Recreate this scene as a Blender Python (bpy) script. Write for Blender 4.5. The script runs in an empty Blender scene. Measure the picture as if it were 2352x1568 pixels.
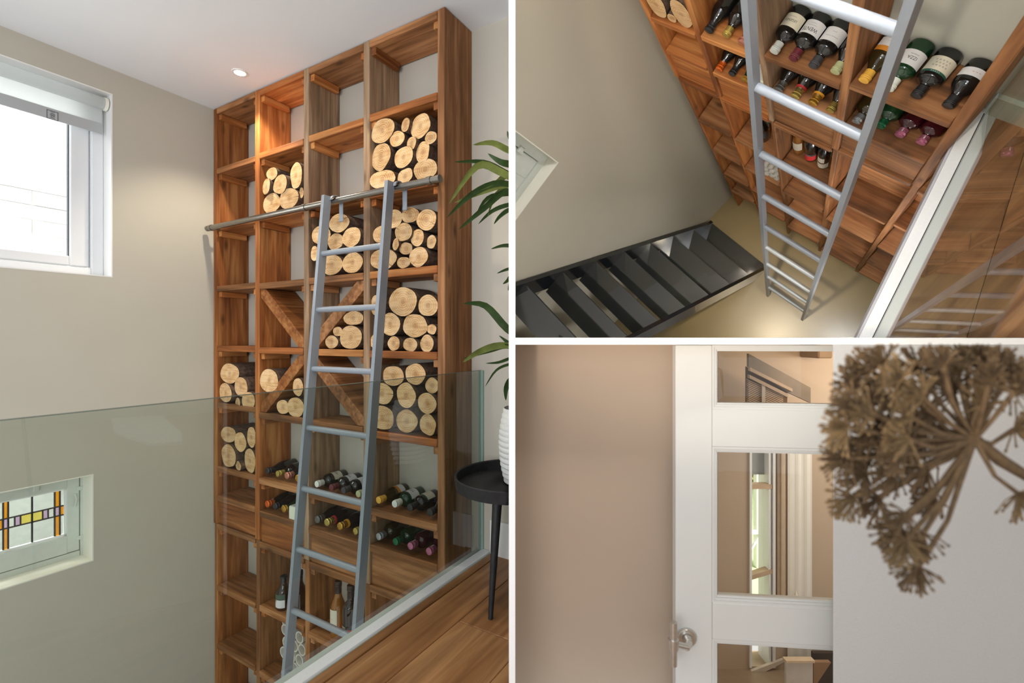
import bpy, bmesh, math, random
from mathutils import Matrix, Vector
random.seed(7)
SC = bpy.context.scene
COL = SC.collection
PI = math.pi
H = 1.04                      # eye height above the upper floor
F, PX, PY = 1100.0, 1176.0, 775.0   # focal length and principal point in photo pixels

# ------------------------------------------------------------------ camera, world, lights
cam_d = bpy.data.cameras.new('camera'); cam = bpy.data.objects.new('camera', cam_d); COL.objects.link(cam)
cam.location = (0, 0, H); cam.rotation_euler = (PI / 2, 0, 0)
cam_d.sensor_fit = 'HORIZONTAL'; cam_d.sensor_width = 36.0
cam_d.lens = F * 36.0 / 2352.0
cam_d.shift_y = -(784.0 - PY) / 2352.0
cam_d.clip_start = 0.02
cam_d.dof.use_dof = True; cam_d.dof.focus_distance = 2.3
cam_d.dof.aperture_fstop = (cam_d.lens / 1000.0) / 0.0047
SC.camera = cam
SC.view_settings.view_transform = 'Standard'
SC.view_settings.look = 'None'
SC.view_settings.exposure = 0.0
SC.view_settings.gamma = 1.0
SC.view_settings.use_curve_mapping = False
try:
    SC.cycles.use_denoising = True
    SC.cycles.max_bounces = 10; SC.cycles.transparent_max_bounces = 16
    SC.cycles.caustics_reflective = False; SC.cycles.caustics_refractive = False
    SC.cycles.sample_clamp_indirect = 6.0
except Exception:
    pass
W = bpy.data.worlds.new('daylight'); SC.world = W; W.use_nodes = True
bg = W.node_tree.nodes['Background']
bg.inputs[0].default_value = (0.95, 0.975, 1.0, 1); bg.inputs[1].default_value = 1.12

def lamp(name, kind, loc, target, energy, color=(1, 1, 1), size=0.1, spot=None, blend=0.5, size_y=None):
    d = bpy.data.lights.new(name, kind); o = bpy.data.objects.new(name, d); COL.objects.link(o)
    d.energy = energy; d.color = color
    o.location = loc
    v = Vector(target) - Vector(loc)
    o.rotation_euler = v.to_track_quat('-Z', 'Y').to_euler()
    if kind == 'AREA':
        d.size = size
        if size_y: d.shape = 'RECTANGLE'; d.size_y = size_y
    else:
        d.shadow_soft_size = size
    if kind == 'SPOT':
        d.spot_size = spot; d.spot_blend = blend
    return o

# ------------------------------------------------------------------ room frames
_n = math.hypot(1859, 1100)
ES = Vector((1859 / _n, -1100 / _n, 0)); ED = Vector((1100 / _n, 1859 / _n, 0))
MA = Matrix(((ES.x, ED.x, 0, 0), (ES.y, ED.y, 0, 0), (0, 0, 1, 0), (0, 0, 0, 1)))   # room A: (along shelf, into shelf, up)
R2 = ((0.67515842, 0.52324118, 0.51998045), (0.60467302, -0.79630951, 0.01617724), (-0.42253005, -0.30349601, 0.85402490))
T2 = (1.61443822, -0.48361792, 1.84637331)
S = 1.25
MB_ = Matrix(((R2[0][0], R2[0][1], -R2[0][2], S * T2[0]),
              (R2[2][0], R2[2][1], -R2[2][2], S * T2[2]),
              (-R2[1][0], -R2[1][1], R2[1][2], H - S * T2[1]),
              (0, 0, 0, 1)))                                                        # room B: the stairwell looked down into
MC = Matrix.Identity(4)                                                             # room C: the door
MBI = MB_.inverted()

def ray(px, py): return Vector(((px - PX) / F, 1.0, -(py - PY) / F))
def a_front(px, py, d=1.725):
    r = ray(px, py); t = d / r.dot(ED); p = r * t
    return p.dot(ES), p.z + H
def a_side(px, py, s=-3.325):
    r = ray(px, py); t = s / r.dot(ES); p = r * t
    return p.dot(ED), p.z + H
def a_flat(px, py, z=0.0):
    r = ray(px, py); t = (z - H) / r.z; p = r * t
    return p.dot(ES), p.dot(ED)
_camB = MBI @ Vector((0, 0, H))
def b_plane(px, py, k, val):
    d = MBI.to_3x3() @ ray(px, py); t = (val - _camB[k]) / d[k]
    return _camB + d * t
def c_at(px, py, y):
    r = ray(px, py); return Vector((r.x * y, y, r.z * y + H))

# ------------------------------------------------------------------ materials
def srgb(r, g, b):
    f = lambda c: (c / 255) / 12.92 if c / 255 <= 0.04045 else ((c / 255 + 0.055) / 1.055) ** 2.4
    return (f(r), f(g), f(b), 1)
def new_mat(name):
    m = bpy.data.materials.new(name); m.use_nodes = True
    nt = m.node_tree; b = nt.nodes['Principled BSDF']
    return m, nt, b
def plain(name, rgb, rough=0.6, metal=0.0, noise=0.06, scale=30, bump=0.0, coat=0.0, spec=0.5):
    m, nt, b = new_mat(name)
    c = srgb(*rgb)
    tc = nt.nodes.new('ShaderNodeTexCoord')
    nz = nt.nodes.new('ShaderNodeTexNoise'); nz.inputs['Scale'].default_value = scale; nz.inputs['Detail'].default_value = 4
    nt.links.new(tc.outputs['Object'], nz.inputs['Vector'])
    rp = nt.nodes.new('ShaderNodeValToRGB')
    rp.color_ramp.elements[0].position = 0.3; rp.color_ramp.elements[1].position = 0.7
    rp.color_ramp.elements[0].color = [x * (1 - noise) for x in c[:3]] + [1]
    rp.color_ramp.elements[1].color = [min(1, x * (1 + noise)) for x in c[:3]] + [1]
    nt.links.new(nz.outputs['Fac'], rp.inputs['Fac']); nt.links.new(rp.outputs['Color'], b.inputs['Base Color'])
    b.inputs['Roughness'].default_value = rough; b.inputs['Metallic'].default_value = metal
    b.inputs['Specular IOR Level'].default_value = spec
    b.inputs['Coat Weight'].default_value = coat
    if bump:
        bp = nt.nodes.new('ShaderNodeBump'); bp.inputs['Strength'].default_value = bump; bp.inputs['Distance'].default_value = 0.002
        nt.links.new(nz.outputs['Fac'], bp.inputs['Height']); nt.links.new(bp.outputs['Normal'], b.inputs['Normal'])
    return m
def wood(name, axis, dark, mid, light, rough=0.62, fine=1.0, vary=0.35, spec=0.3, knots=0.75, streak=0.55):
    m, nt, b = new_mat(name); N = nt.nodes.new; L = nt.links.new
    tc = N('ShaderNodeTexCoord'); oi = N('ShaderNodeObjectInfo')
    mul = N('ShaderNodeVectorMath'); mul.operation = 'SCALE'; mul.inputs[0].default_value = (13.1, 7.7, 9.3)
    L(oi.outputs['Random'], mul.inputs['Scale'])
    add = N('ShaderNodeVectorMath'); add.operation = 'ADD'
    L(tc.outputs['Object'], add.inputs[0]); L(mul.outputs[0], add.inputs[1])
    mp = N('ShaderNodeMapping'); sc = [38 * fine] * 3; sc[axis] = 2.4 * fine; mp.inputs['Scale'].default_value = sc
    L(add.outputs[0], mp.inputs['Vector'])
    n1 = N('ShaderNodeTexNoise'); n1.inputs['Scale'].default_value = 1.0; n1.inputs['Detail'].default_value = 6; n1.inputs['Distortion'].default_value = 0.6
    L(mp.outputs[0], n1.inputs['Vector'])
    mp2 = N('ShaderNodeMapping'); s2 = [7 * fine] * 3; s2[axis] = 1.3 * fine; mp2.inputs['Scale'].default_value = s2
    L(add.outputs[0], mp2.inputs['Vector'])
    n2 = N('ShaderNodeTexNoise'); n2.inputs['Detail'].default_value = 3; n2.inputs['Scale'].default_value = 1.0
    L(mp2.outputs[0], n2.inputs['Vector'])
    mix = N('ShaderNodeMix'); mix.data_type = 'FLOAT'; mix.inputs['Factor'].default_value = 0.5
    L(n1.outputs['Fac'], mix.inputs['A']); L(n2.outputs['Fac'], mix.inputs['B'])
    rp = N('ShaderNodeValToRGB'); e = rp.color_ramp.elements
    e[0].position = 0.36; e[0].color = srgb(*dark); e[1].position = 0.62; e[1].color = srgb(*light)
    q = e.new(0.5); q.color = srgb(*mid)
    L(mix.outputs['Result'], rp.inputs['Fac'])
    mp3 = N('ShaderNodeMapping'); s3 = [9.0] * 3; s3[axis] = 3.2; mp3.inputs['Scale'].default_value = s3
    L(add.outputs[0], mp3.inputs['Vector'])
    vo = N('ShaderNodeTexVoronoi'); vo.inputs['Scale'].default_value = 1.0; L(mp3.outputs[0], vo.inputs['Vector'])
    kr = N('ShaderNodeMapRange'); kr.inputs['From Min'].default_value = 0.05; kr.inputs['From Max'].default_value = 0.17; kr.inputs['To Min'].default_value = knots; kr.inputs['To Max'].default_value = 0.0
    L(vo.outputs['Distance'], kr.inputs['Value'])
    mp4 = N('ShaderNodeMapping'); s4 = [22.0] * 3; s4[axis] = 1.1; mp4.inputs['Scale'].default_value = s4
    L(add.outputs[0], mp4.inputs['Vector'])
    n4 = N('ShaderNodeTexNoise'); n4.inputs['Scale'].default_value = 1.0; n4.inputs['Detail'].default_value = 5; L(mp4.outputs[0], n4.inputs['Vector'])
    sr = N('ShaderNodeMapRange'); sr.inputs['From Min'].default_value = 0.54; sr.inputs['From Max'].default_value = 0.72; sr.inputs['To Min'].default_value = 0.0; sr.inputs['To Max'].default_value = streak
    L(n4.outputs['Fac'], sr.inputs['Value'])
    mxk = N('ShaderNodeMath'); mxk.operation = 'MAXIMUM'; L(kr.outputs[0], mxk.inputs[0]); L(sr.outputs[0], mxk.inputs[1])
    dk = N('ShaderNodeMix'); dk.data_type = 'RGBA'; dk.inputs['B'].default_value = [c * .45 for c in srgb(*dark)[:3]] + [1]
    L(mxk.outputs[0], dk.inputs['Factor']); L(rp.outputs['Color'], dk.inputs['A'])
    hs = N('ShaderNodeHueSaturation'); mr = N('ShaderNodeMapRange')
    mr.inputs['To Min'].default_value = 1 - vary; mr.inputs['To Max'].default_value = 1 + vary * 0.6
    L(oi.outputs['Random'], mr.inputs['Value']); L(mr.outputs[0], hs.inputs['Value']); L(dk.outputs['Result'], hs.inputs['Color'])
    L(hs.outputs['Color'], b.inputs['Base Color'])
    b.inputs['Roughness'].default_value = rough; b.inputs['Specular IOR Level'].default_value = spec
    bp = N('ShaderNodeBump'); bp.inputs['Strength'].default_value = 0.25; bp.inputs['Distance'].default_value = 0.002
    L(n1.outputs['Fac'], bp.inputs['Height']); L(bp.outputs['Normal'], b.inputs['Normal'])
    return m
def log_face():
    m, nt, b = new_mat('log_cut_face'); N = nt.nodes.new; L = nt.links.new
    tc = N('ShaderNodeTexCoord'); oi = N('ShaderNodeObjectInfo')
    sp = N('ShaderNodeSeparateXYZ'); L(tc.outputs['Object'], sp.inputs[0])
    cb = N('ShaderNodeCombineXYZ'); L(sp.outputs['X'], cb.inputs['X']); L(sp.outputs['Z'], cb.inputs['Y']); L(oi.outputs['Random'], cb.inputs['Z'])
    wv = N('ShaderNodeTexWave'); wv.wave_type = 'RINGS'; wv.rings_direction = 'Z'
    wv.inputs['Scale'].default_value = 30; wv.inputs['Distortion'].default_value = 2.5; wv.inputs['Detail'].default_value = 2
    wv.inputs['Detail Scale'].default_value = 0.4
    L(cb.outputs[0], wv.inputs['Vector'])
    mp = N('ShaderNodeMapping'); mp.inputs['Scale'].default_value = (14, 90, 60); mp.inputs['Rotation'].default_value = (0, 0, 0.6)
    rt = N('ShaderNodeCombineXYZ'); mm = N('ShaderNodeMath'); mm.operation = 'MULTIPLY'; mm.inputs[1].default_value = 6.0
    L(oi.outputs['Random'], mm.inputs[0]); L(mm.outputs[0], rt.inputs['Z']); L(rt.outputs[0], mp.inputs['Rotation'])
    L(cb.outputs[0], mp.inputs['Vector'])
    nz = N('ShaderNodeTexNoise'); nz.inputs['Scale'].default_value = 1; nz.inputs['Detail'].default_value = 5
    L(mp.outputs[0], nz.inputs['Vector'])
    n3 = N('ShaderNodeTexNoise'); n3.inputs['Scale'].default_value = 16; n3.inputs['Detail'].default_value = 4
    L(cb.outputs[0], n3.inputs['Vector'])
    m1 = N('ShaderNodeMix'); m1.data_type = 'FLOAT'; m1.inputs['Factor'].default_value = 0.78
    L(wv.outputs['Fac'], m1.inputs['A']); L(nz.outputs['Fac'], m1.inputs['B'])
    m2 = N('ShaderNodeMix'); m2.data_type = 'FLOAT'; m2.inputs['Factor'].default_value = 0.45
    L(m1.outputs['Result'], m2.inputs['A']); L(n3.outputs['Fac'], m2.inputs['B'])
    rp = N('ShaderNodeValToRGB'); e = rp.color_ramp.elements
    e[0].position = 0.34; e[0].color = srgb(180, 134, 88); e[1].position = 0.62; e[1].color = srgb(232, 200, 156)
    q = e.new(0.48); q.color = srgb(216, 176, 126)
    L(m2.outputs['Result'], rp.inputs['Fac'])
    # darker heart
    ln = N('ShaderNodeVectorMath'); ln.operation = 'LENGTH'
    flat = N('ShaderNodeCombineXYZ'); L(sp.outputs['X'], flat.inputs['X']); L(sp.outputs['Z'], flat.inputs['Y'])
    L(flat.outputs[0], ln.inputs[0])
    hr = N('ShaderNodeMapRange'); hr.inputs['From Min'].default_value = 0.004; hr.inputs['From Max'].default_value = 0.022
    hr.inputs['To Min'].default_value = 0.55; hr.inputs['To Max'].default_value = 0.0
    L(ln.outputs['Value'], hr.inputs['Value'])
    mc = N('ShaderNodeMix'); mc.data_type = 'RGBA'; mc.inputs['B'].default_value = srgb(158, 112, 78)
    L(hr.outputs[0], mc.inputs['Factor']); L(rp.outputs['Color'], mc.inputs['A'])
    hs = N('ShaderNodeHueSaturation'); mr = N('ShaderNodeMapRange'); mr.inputs['To Min'].default_value = 0.84; mr.inputs['To Max'].default_value = 1.08
    L(oi.outputs['Random'], mr.inputs['Value']); L(mr.outputs[0], hs.inputs['Value']); L(mc.outputs['Result'], hs.inputs['Color'])
    L(hs.outputs['Color'], b.inputs['Base Color']); b.inputs['Roughness'].default_value = 0.8; b.inputs['Specular IOR Level'].default_value = 0.2
    return m
def thin_glass(name, tint=(0.9, 0.95, 0.92), ior=1.5, rough=0.0, boost=1.0):
    m, nt, b = new_mat(name); nt.nodes.remove(b); N = nt.nodes.new; L = nt.links.new
    out = nt.nodes['Material Output']
    tr = N('ShaderNodeBsdfTransparent'); tr.inputs[0].default_value = (*tint, 1)
    gl = N('ShaderNodeBsdfGlossy'); gl.inputs['Roughness'].default_value = rough; gl.inputs['Color'].default_value = (1, 1, 1, 1)
    fr = N('ShaderNodeFresnel'); fr.inputs[0].default_value = ior
    mu = N('ShaderNodeMath'); mu.operation = 'MULTIPLY'; mu.inputs[1].default_value = boost; mu.use_clamp = True
    ge = N('ShaderNodeNewGeometry'); iv = N('ShaderNodeMath'); iv.operation = 'SUBTRACT'; iv.inputs[0].default_value = 1.0; L(ge.outputs['Backfacing'], iv.inputs[1])
    m0 = N('ShaderNodeMath'); m0.operation = 'MULTIPLY'; L(fr.outputs[0], m0.inputs[0]); L(iv.outputs[0], m0.inputs[1]); L(m0.outputs[0], mu.inputs[0])
    mx = N('ShaderNodeMixShader'); L(mu.outputs[0], mx.inputs[0]); L(tr.outputs[0], mx.inputs[1]); L(gl.outputs[0], mx.inputs[2])
    L(mx.outputs[0], out.inputs[0])
    return m
def emitter(name, rgb, strength):
    m, nt, b = new_mat(name)
    b.inputs['Base Color'].default_value = (0.8, 0.8, 0.8, 1)
    b.inputs['Emission Color'].default_value = srgb(*rgb); b.inputs['Emission Strength'].default_value = strength
    return m

WO = [wood('orange_wood_%s' % 'xyz'[k], k, (124, 70, 33), (172, 104, 52), (206, 142, 82)) for k in range(3)]
WBR = [wood('brown_wood_%s' % 'xyz'[k], k, (104, 68, 40), (150, 100, 60), (184, 132, 88)) for k in range(3)]
WGR = [wood('weathered_wood_%s' % 'xyz'[k], k, (104, 80, 60), (142, 114, 88), (172, 144, 114)) for k in range(3)]
OAK = [wood('oak_floor_%s' % 'xyz'[k], k, (118, 78, 46), (152, 106, 66), (180, 134, 90), rough=0.42, fine=0.7, vary=0.12, spec=0.4, knots=.25, streak=.5) for k in range(3)]
M_face = log_face()
M_bark = plain('bark', (96, 76, 62), 0.9, noise=0.5, scale=60, bump=1.0)
M_wallA = plain('beige_paint', (192, 188, 175), 0.9, noise=0.015, scale=4, spec=0.2)
M_wallAb = plain('beige_paint_back', (196, 190, 178), 0.9, noise=0.015, scale=4, spec=0.2)
M_ceil = plain('white_ceiling_paint', (238, 241, 245), 0.9, noise=0.01, scale=3, spec=0.2)
M_white = plain('white_lacquer', (236, 236, 234), 0.4, noise=0.01, scale=8)
M_frame = plain('white_plastic_frame', (228, 230, 233), 0.35, noise=0.01, scale=8)
M_frame2 = plain('pale_green_white_paint', (206, 212, 204), 0.5, noise=0.03, scale=30)
M_cream = plain('cream_reveal_paint', (236, 234, 222), 0.6, noise=0.02, scale=10)
M_blind = plain('blind_fabric', (222, 226, 226), 0.8, noise=0.01, scale=80)
def translucent(m, f):
    nt = m.node_tree; b = nt.nodes['Principled BSDF']; out = nt.nodes['Material Output']
    t = nt.nodes.new('ShaderNodeBsdfTranslucent'); t.inputs[0].default_value = (.9, .92, .92, 1)
    x = nt.nodes.new('ShaderNodeMixShader'); x.inputs[0].default_value = f
    nt.links.new(b.outputs[0], x.inputs[1]); nt.links.new(t.outputs[0], x.inputs[2]); nt.links.new(x.outputs[0], out.inputs[0])
translucent(M_blind, .65)
M_bar = plain('grey_blind_band', (176, 180, 183), 0.6, noise=0.01, scale=20)
M_ink = plain('dark_grey_ink', (92, 94, 98), 0.7)
M_black = plain('black_ink', (34, 32, 32), 0.6)
M_inkred = plain('red_ink', (190, 60, 60), 0.6)
M_inkwhite = plain('white_ink', (232, 230, 226), 0.6)
M_ladder = plain('grey_powder_coat', (146, 154, 164), 0.4, metal=0.12, noise=0.02, scale=60, coat=0.2)
M_steel = plain('brushed_steel', (206, 202, 196), 0.32, metal=.9, noise=0.06, scale=90)
M_rail = plain('dull_brushed_steel', (150, 146, 140), 0.3, metal=1.0, noise=.05, scale=90)
M_glass = thin_glass('railing_glass', (0.82, 0.855, 0.83), 1.5, boost=1.6)
M_glassB = thin_glass('stair_railing_glass', (0.88, 0.90, 0.88), 1.5, boost=0.75)
M_gedge = plain('green_glass_edge', (150, 176, 166), 0.25, noise=0.03)
M_pane = thin_glass('window_glass', (0.96, 0.97, 0.97), 1.45)
M_chan = plain('white_metal_channel', (238, 240, 242), 0.4, metal=0.1, noise=0.02, scale=120)
M_chan2 = plain('grey_white_flange', (198, 206, 204), 0.45, noise=0.03, scale=120)
M_fascia = plain('pale_violet_grey_fascia', (186, 187, 196), 0.4, noise=0.02)
M_slot = plain('dark_rubber_gasket', (40, 42, 44), 0.7)
M_blackmetal = plain('black_painted_metal', (40, 40, 42), 0.55, metal=0.3, noise=0.3, scale=40, bump=0.2)
M_pot = plain('white_speckled_ceramic', (222, 222, 220), 0.75, noise=0.08, scale=160, bump=0.4)
M_leaf = plain('green_leaf', (52, 76, 38), 0.4, noise=0.3, scale=25)
M_leafrim = plain('yellow_green_leaf', (122, 134, 70), 0.45, noise=0.25, scale=25)
M_stem = plain('brown_stem', (120, 96, 70), 0.8, noise=0.3)
M_outwall = plain('white_brick', (244, 244, 244), 0.9, noise=0.02)
M_lamp = emitter('lamp_glow', (255, 236, 205), 14)
# ------------------------------------------------------------------ mesh builder
class MB:
    def __init__(s): s.v = []; s.f = []; s.sm = []
    def add(s, vs, fs, smooth=False):
        o = len(s.v); s.v += [tuple(p) for p in vs]; s.f += [tuple(i + o for i in f) for f in fs]; s.sm += [smooth] * len(fs); return s
    def box(s, a, b, jit=0.0):
        x0, y0, z0 = a; x1, y1, z1 = b
        vs = [(x0, y0, z0), (x1, y0, z0), (x1, y1, z0), (x0, y1, z0), (x0, y0, z1), (x1, y0, z1), (x1, y1, z1), (x0, y1, z1)]
        if jit: vs = [tuple(c + random.uniform(-jit, jit) for c in p) for p in vs]
        return s.add(vs, [(0, 3, 2, 1), (4, 5, 6, 7), (0, 1, 5, 4), (1, 2, 6, 5), (2, 3, 7, 6), (3, 0, 4, 7)])
    def chamfer_box(s, a, b, c=0.003):
        bm = bmesh.new(); bmesh.ops.create_cube(bm, size=1.0)
        for v in bm.verts: v.co = Vector([(a[k] + b[k]) / 2 + v.co[k] * (b[k] - a[k]) for k in range(3)])
        bmesh.ops.bevel(bm, geom=list(bm.edges), offset=c, segments=1, affect='EDGES')
        bm.verts.index_update()
        s.add([v.co[:] for v in bm.verts], [[v.index for v in f.verts] for f in bm.faces]); bm.free(); return s
    def prism(s, poly, off):            # poly: list of 3D points (planar), off: extrusion vector
        n = len(poly); p = [Vector(q) for q in poly]; o = Vector(off)
        vs = p + [q + o for q in p]
        nrm = Vector((0, 0, 0))
        for i in range(n):
            a, b_ = p[i], p[(i + 1) % n]; nrm += Vector(((a.y - b_.y) * (a.z + b_.z), (a.z - b_.z) * (a.x + b_.x), (a.x - b_.x) * (a.y + b_.y)))
        fl = nrm.dot(o) > 0
        fs = [list(range(n)), list(range(2 * n - 1, n - 1, -1))] + [[i, i + n, (i + 1) % n + n, (i + 1) % n] for i in range(n)]
        if fl: fs = [f[::-1] for f in fs]
        return s.add(vs, fs)
    def tube(s, pts, r, n=10, caps=True, smooth=True):
        pts = [Vector(p) for p in pts]; rs = r if isinstance(r, (list, tuple)) else [r] * len(pts)
        rings = []; up = None
        for i, p in enumerate(pts):
            t = (pts[min(i + 1, len(pts) - 1)] - pts[max(i - 1, 0)]).normalized()
            if up is None:
                up = Vector((0, 0, 1)) if abs(t.z) < 0.9 else Vector((1, 0, 0))
            u = (up - t * up.dot(t)).normalized(); w = t.cross(u); up = u
            rings.append([p + (u * math.cos(2 * PI * k / n) + w * math.sin(2 * PI * k / n)) * rs[i] for k in range(n)])
        vs = [q for rg in rings for q in rg]; fs = []
        for i in range(len(rings) - 1):
            for k in range(n):
                a = i * n + k; b_ = i * n + (k + 1) % n
                fs.append((a, b_, b_ + n, a + n))
        s.add(vs, fs, smooth)
        if caps:
            s.add(rings[0], [list(range(n))[::-1]]); s.add(rings[-1], [list(range(n))])
        return s
    def lathe(s, prof, n=24, ctr=(0, 0, 0), smooth=True):     # prof: (r, z)
        vs = []; fs = []
        for r, z in prof:
            for k in range(n): vs.append((ctr[0] + r * math.cos(2 * PI * k / n), ctr[1] + r * math.sin(2 * PI * k / n), ctr[2] + z))
        for i in range(len(prof) - 1):
            for k in range(n):
                a = i * n + k; b_ = i * n + (k + 1) % n; fs.append((a, b_, b_ + n, a + n))
        s.add(vs, fs, smooth)
        if prof[0][0] > 1e-5: s.add(vs[:n], [list(range(n))[::-1]])
        if prof[-1][0] > 1e-5: s.add(vs[-n:], [list(range(n))])
        return s
    def patch(s, r, z0, z1, a0, a1, n=14):                    # piece of a cylinder around +Y, for labels
        vs = []; fs = []
        for k in range(n + 1):
            a = a0 + (a1 - a0) * k / n
            for z in (z0, z1): vs.append((r * math.sin(a), r * math.cos(a), z))
        for k in range(n): fs.append((2 * k, 2 * k + 1, 2 * k + 3, 2 * k + 2))
        return s.add(vs, fs, True)
REG = []
def link_mesh(name, mb, mat, base=(0, 0, 0)):
    me = bpy.data.meshes.new(name); bx = Vector(base)
    me.from_pydata([Vector(v) - bx for v in mb.v], [], mb.f); me.update()
    for p, sm in zip(me.polygons, mb.sm): p.use_smooth = sm
    if any(mb.sm):
        try: me.set_sharp_from_angle(angle=math.radians(40))
        except Exception: pass
    me.materials.append(mat)
    o = bpy.data.objects.new(name, me); COL.objects.link(o); return o
def tag(o, label, cat, group=None, kind=None):
    o['label'] = label
    if cat: o['category'] = cat
    if group: o['group'] = group
    if kind: o['kind'] = kind
    return o
def thing(name, label, cat, frame, base, group=None, rot=None, room='A'):
    o = bpy.data.objects.new(name, None); COL.objects.link(o); o.empty_display_size = 0.05
    o.matrix_world = frame @ Matrix.Translation(Vector(base)) @ (rot if rot else Matrix.Identity(4))
    tag(o, label, cat, group)
    o['_'] = 0; o['bx'] = base[0]; o['by'] = base[1]; o['bz'] = base[2]; o['loc'] = 1 if rot else 0
    REG.append((o, room)); return o
def part(name, mb, mat, root, label=None):
    base = (0, 0, 0) if root.get('loc') else (root['bx'], root['by'], root['bz'])
    o = link_mesh(name, mb, mat, base); o.parent = root
    for k, q in (('bx', root['bx']), ('by', root['by']), ('bz', root['bz']), ('loc', root['loc'])): o[k] = q
    if label: o['label'] = label
    return o
def single(name, mb, mat, label, cat, frame, base, group=None, room='A'):
    o = link_mesh(name, mb, mat, base); o.matrix_world = frame @ Matrix.Translation(Vector(base))
    tag(o, label, cat, group); REG.append((o, room)); return o
def struct(name, mb, mat, frame, label, room='A', base=(0, 0, 0)):
    o = link_mesh(name, mb, mat, base); o.matrix_world = frame @ Matrix.Translation(Vector(base))
    o['label'] = label; o['kind'] = 'structure'
    for k, q in (('bx', base[0]), ('by', base[1]), ('bz', base[2]), ('loc', 0)): o[k] = q
    REG.append((o, room)); return o
_tc = {}
def text_mesh(body, size, align='CENTER'):
    key = (body, size)
    if key not in _tc:
        cu = bpy.data.curves.new('t', 'FONT'); cu.body = body; cu.size = size; cu.align_x = align; cu.align_y = 'CENTER'; cu.resolution_u = 2
        ob = bpy.data.objects.new('t', cu); COL.objects.link(ob)
        dg = bpy.context.evaluated_depsgraph_get(); dg.update()
        me = bpy.data.meshes.new_from_object(ob.evaluated_get(dg))
        _tc[key] = ([v.co.copy() for v in me.vertices], [tuple(p.vertices) for p in me.polygons])
        bpy.data.objects.remove(ob); bpy.data.curves.remove(cu); bpy.data.meshes.remove(me)
    return _tc[key]
def add_text_cyl(mb, body, size, r, zc):
    vs, fs = text_mesh(body, size)
    mb.add([(r * math.sin(-v.x / r), r * math.cos(v.x / r), zc + v.y) for v in vs], [f[::-1] for f in fs])
    return mb

# ================================================================== DIVIDING STRUCTURE
m_part = plain('white_partition_paint', (250, 250, 250), 0.9, noise=0.004, spec=0.1)
struct('wall_partition', MB().box((-0.008, 1.25, -0.3), (0.0085, 7.6, 6.2)), m_part, MC, 'thin white wall that divides the left room from the right rooms', 'X')
struct('wall_haze_sheet', MB().box((-0.0084, 1.262, -0.3), (-0.0081, 7.5, 2.54)), plain('haze_cut_taupe', (112, 104, 94), .9), MC, 'dim taupe sheet added on the dividing wall to cut glass haze', 'X')  # added unseen dark sheet, keeps white haze out of the railing glass reflection
struct('floor_hall', MB().box((.0086, 1.26, -.66), (3.0, 2.4, -.62)), plain('hall_floor', (150, 130, 108), .5), MC, 'hall floor below the door', 'C')
struct('floor_slab', MB().box((0.0086, 1.25, H - 0.0182), (3.4, 7.6, H - 0.0012)), m_part, MC, 'thin white slab between the stairwell view and the door view', 'X')

# ================================================================== ROOM A : tall shelving with ladder
SL, DB, D0, ZC = -3.325, 1.94, 1.725, 1.515 + H
def wall_with_holes(mbuild, plane_s, thick, d0, d1, z0, z1, holes):
    ds = sorted({d0, d1} | {h[0] for h in holes} | {h[1] for h in holes}); zs = sorted({z0, z1} | {h[2] for h in holes} | {h[3] for h in holes})
    for i in range(len(ds) - 1):
        for j in range(len(zs) - 1):
            dm, zm = (ds[i] + ds[i + 1]) / 2, (zs[j] + zs[j + 1]) / 2
            if any(h[0] < dm < h[1] and h[2] < zm < h[3] for h in holes): continue
            mbuild.box((plane_s - thick, ds[i], zs[j]), (plane_s, ds[i + 1], zs[j + 1]))
w1d, w1t = a_side(258.5, 216); w1b = a_side(260, 637)[1]
w2d, w2t = a_side(215, 1088); w2b = a_side(216, 1287)[1]
mb = MB(); wall_with_holes(mb, SL, 0.14, -0.6, DB + 0.1, -2.3, ZC, [(0.15, w1d, w1b, w1t), (0.15, w2d, w2b, w2t)])
struct('wall_left', mb, M_wallA, MA, 'beige painted wall with two windows left of the tall shelving')
struct('wall_back', MB().box((SL - 0.14, DB, -2.3), (0.6, DB + 0.1, ZC)), M_wallAb, MA, 'beige wall behind the tall wooden shelving')
struct('ceiling', MB().box((SL - 0.14, -0.7, ZC), (0.9, DB + 0.1, ZC + 0.05)), M_ceil, MA, 'smooth white ceiling over the tall shelving')
struct('floor_lower', MB().box((SL - 0.14, -0.6, -2.4), (-1.3, DB, -2.3)), plain('grey_screed', (150, 140, 118), 0.6), MA, 'screed floor at the foot of the stairwell')
# upper floor planks
fl = struct('floor', MB().box((-1.262, -0.6, -0.2), (1.2, DB, -0.022)), plain('floor_base', (70, 50, 36), 0.9), MA, 'oak plank floor beside the glass railing')
s_edges = [-1.222, -1.064, -0.793, -0.523, -0.253, 0.02, 0.29]
cut = a_flat(1110, 1447)[1]
for i in range(len(s_edges) - 1):
    ends = [-0.5, cut if i == 1 else (0.75 if i % 2 else 1.15 + 0.4), DB - 0.012]
    if i == 0: ends = [-0.5, DB - 0.012]
    for j in range(len(ends) - 1):
        part('plank', MB().chamfer_box((s_edges[i] + 0.001, ends[j] + 0.001, -0.02), (s_edges[i + 1] - 0.001, ends[j + 1] - 0.001, 0.0), 0.0018), OAK[1], fl)
part('edge_trim', MB().chamfer_box((-1.262, -0.5, -0.02), (-1.2235, DB - 0.012, 0.006), 0.003), OAK[1], fl, 'oak edging strip along the glass channel')
struct('floor_front', MB().box((0.0, -1.2, -0.05), (5.6, 1.249, 0.0)), plain('oak_front', (168, 130, 92), 0.3, noise=0.1, scale=6), MC, 'floor in front of the door and flower', 'X')
bb = a_front(1150, 1196, DB)
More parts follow.
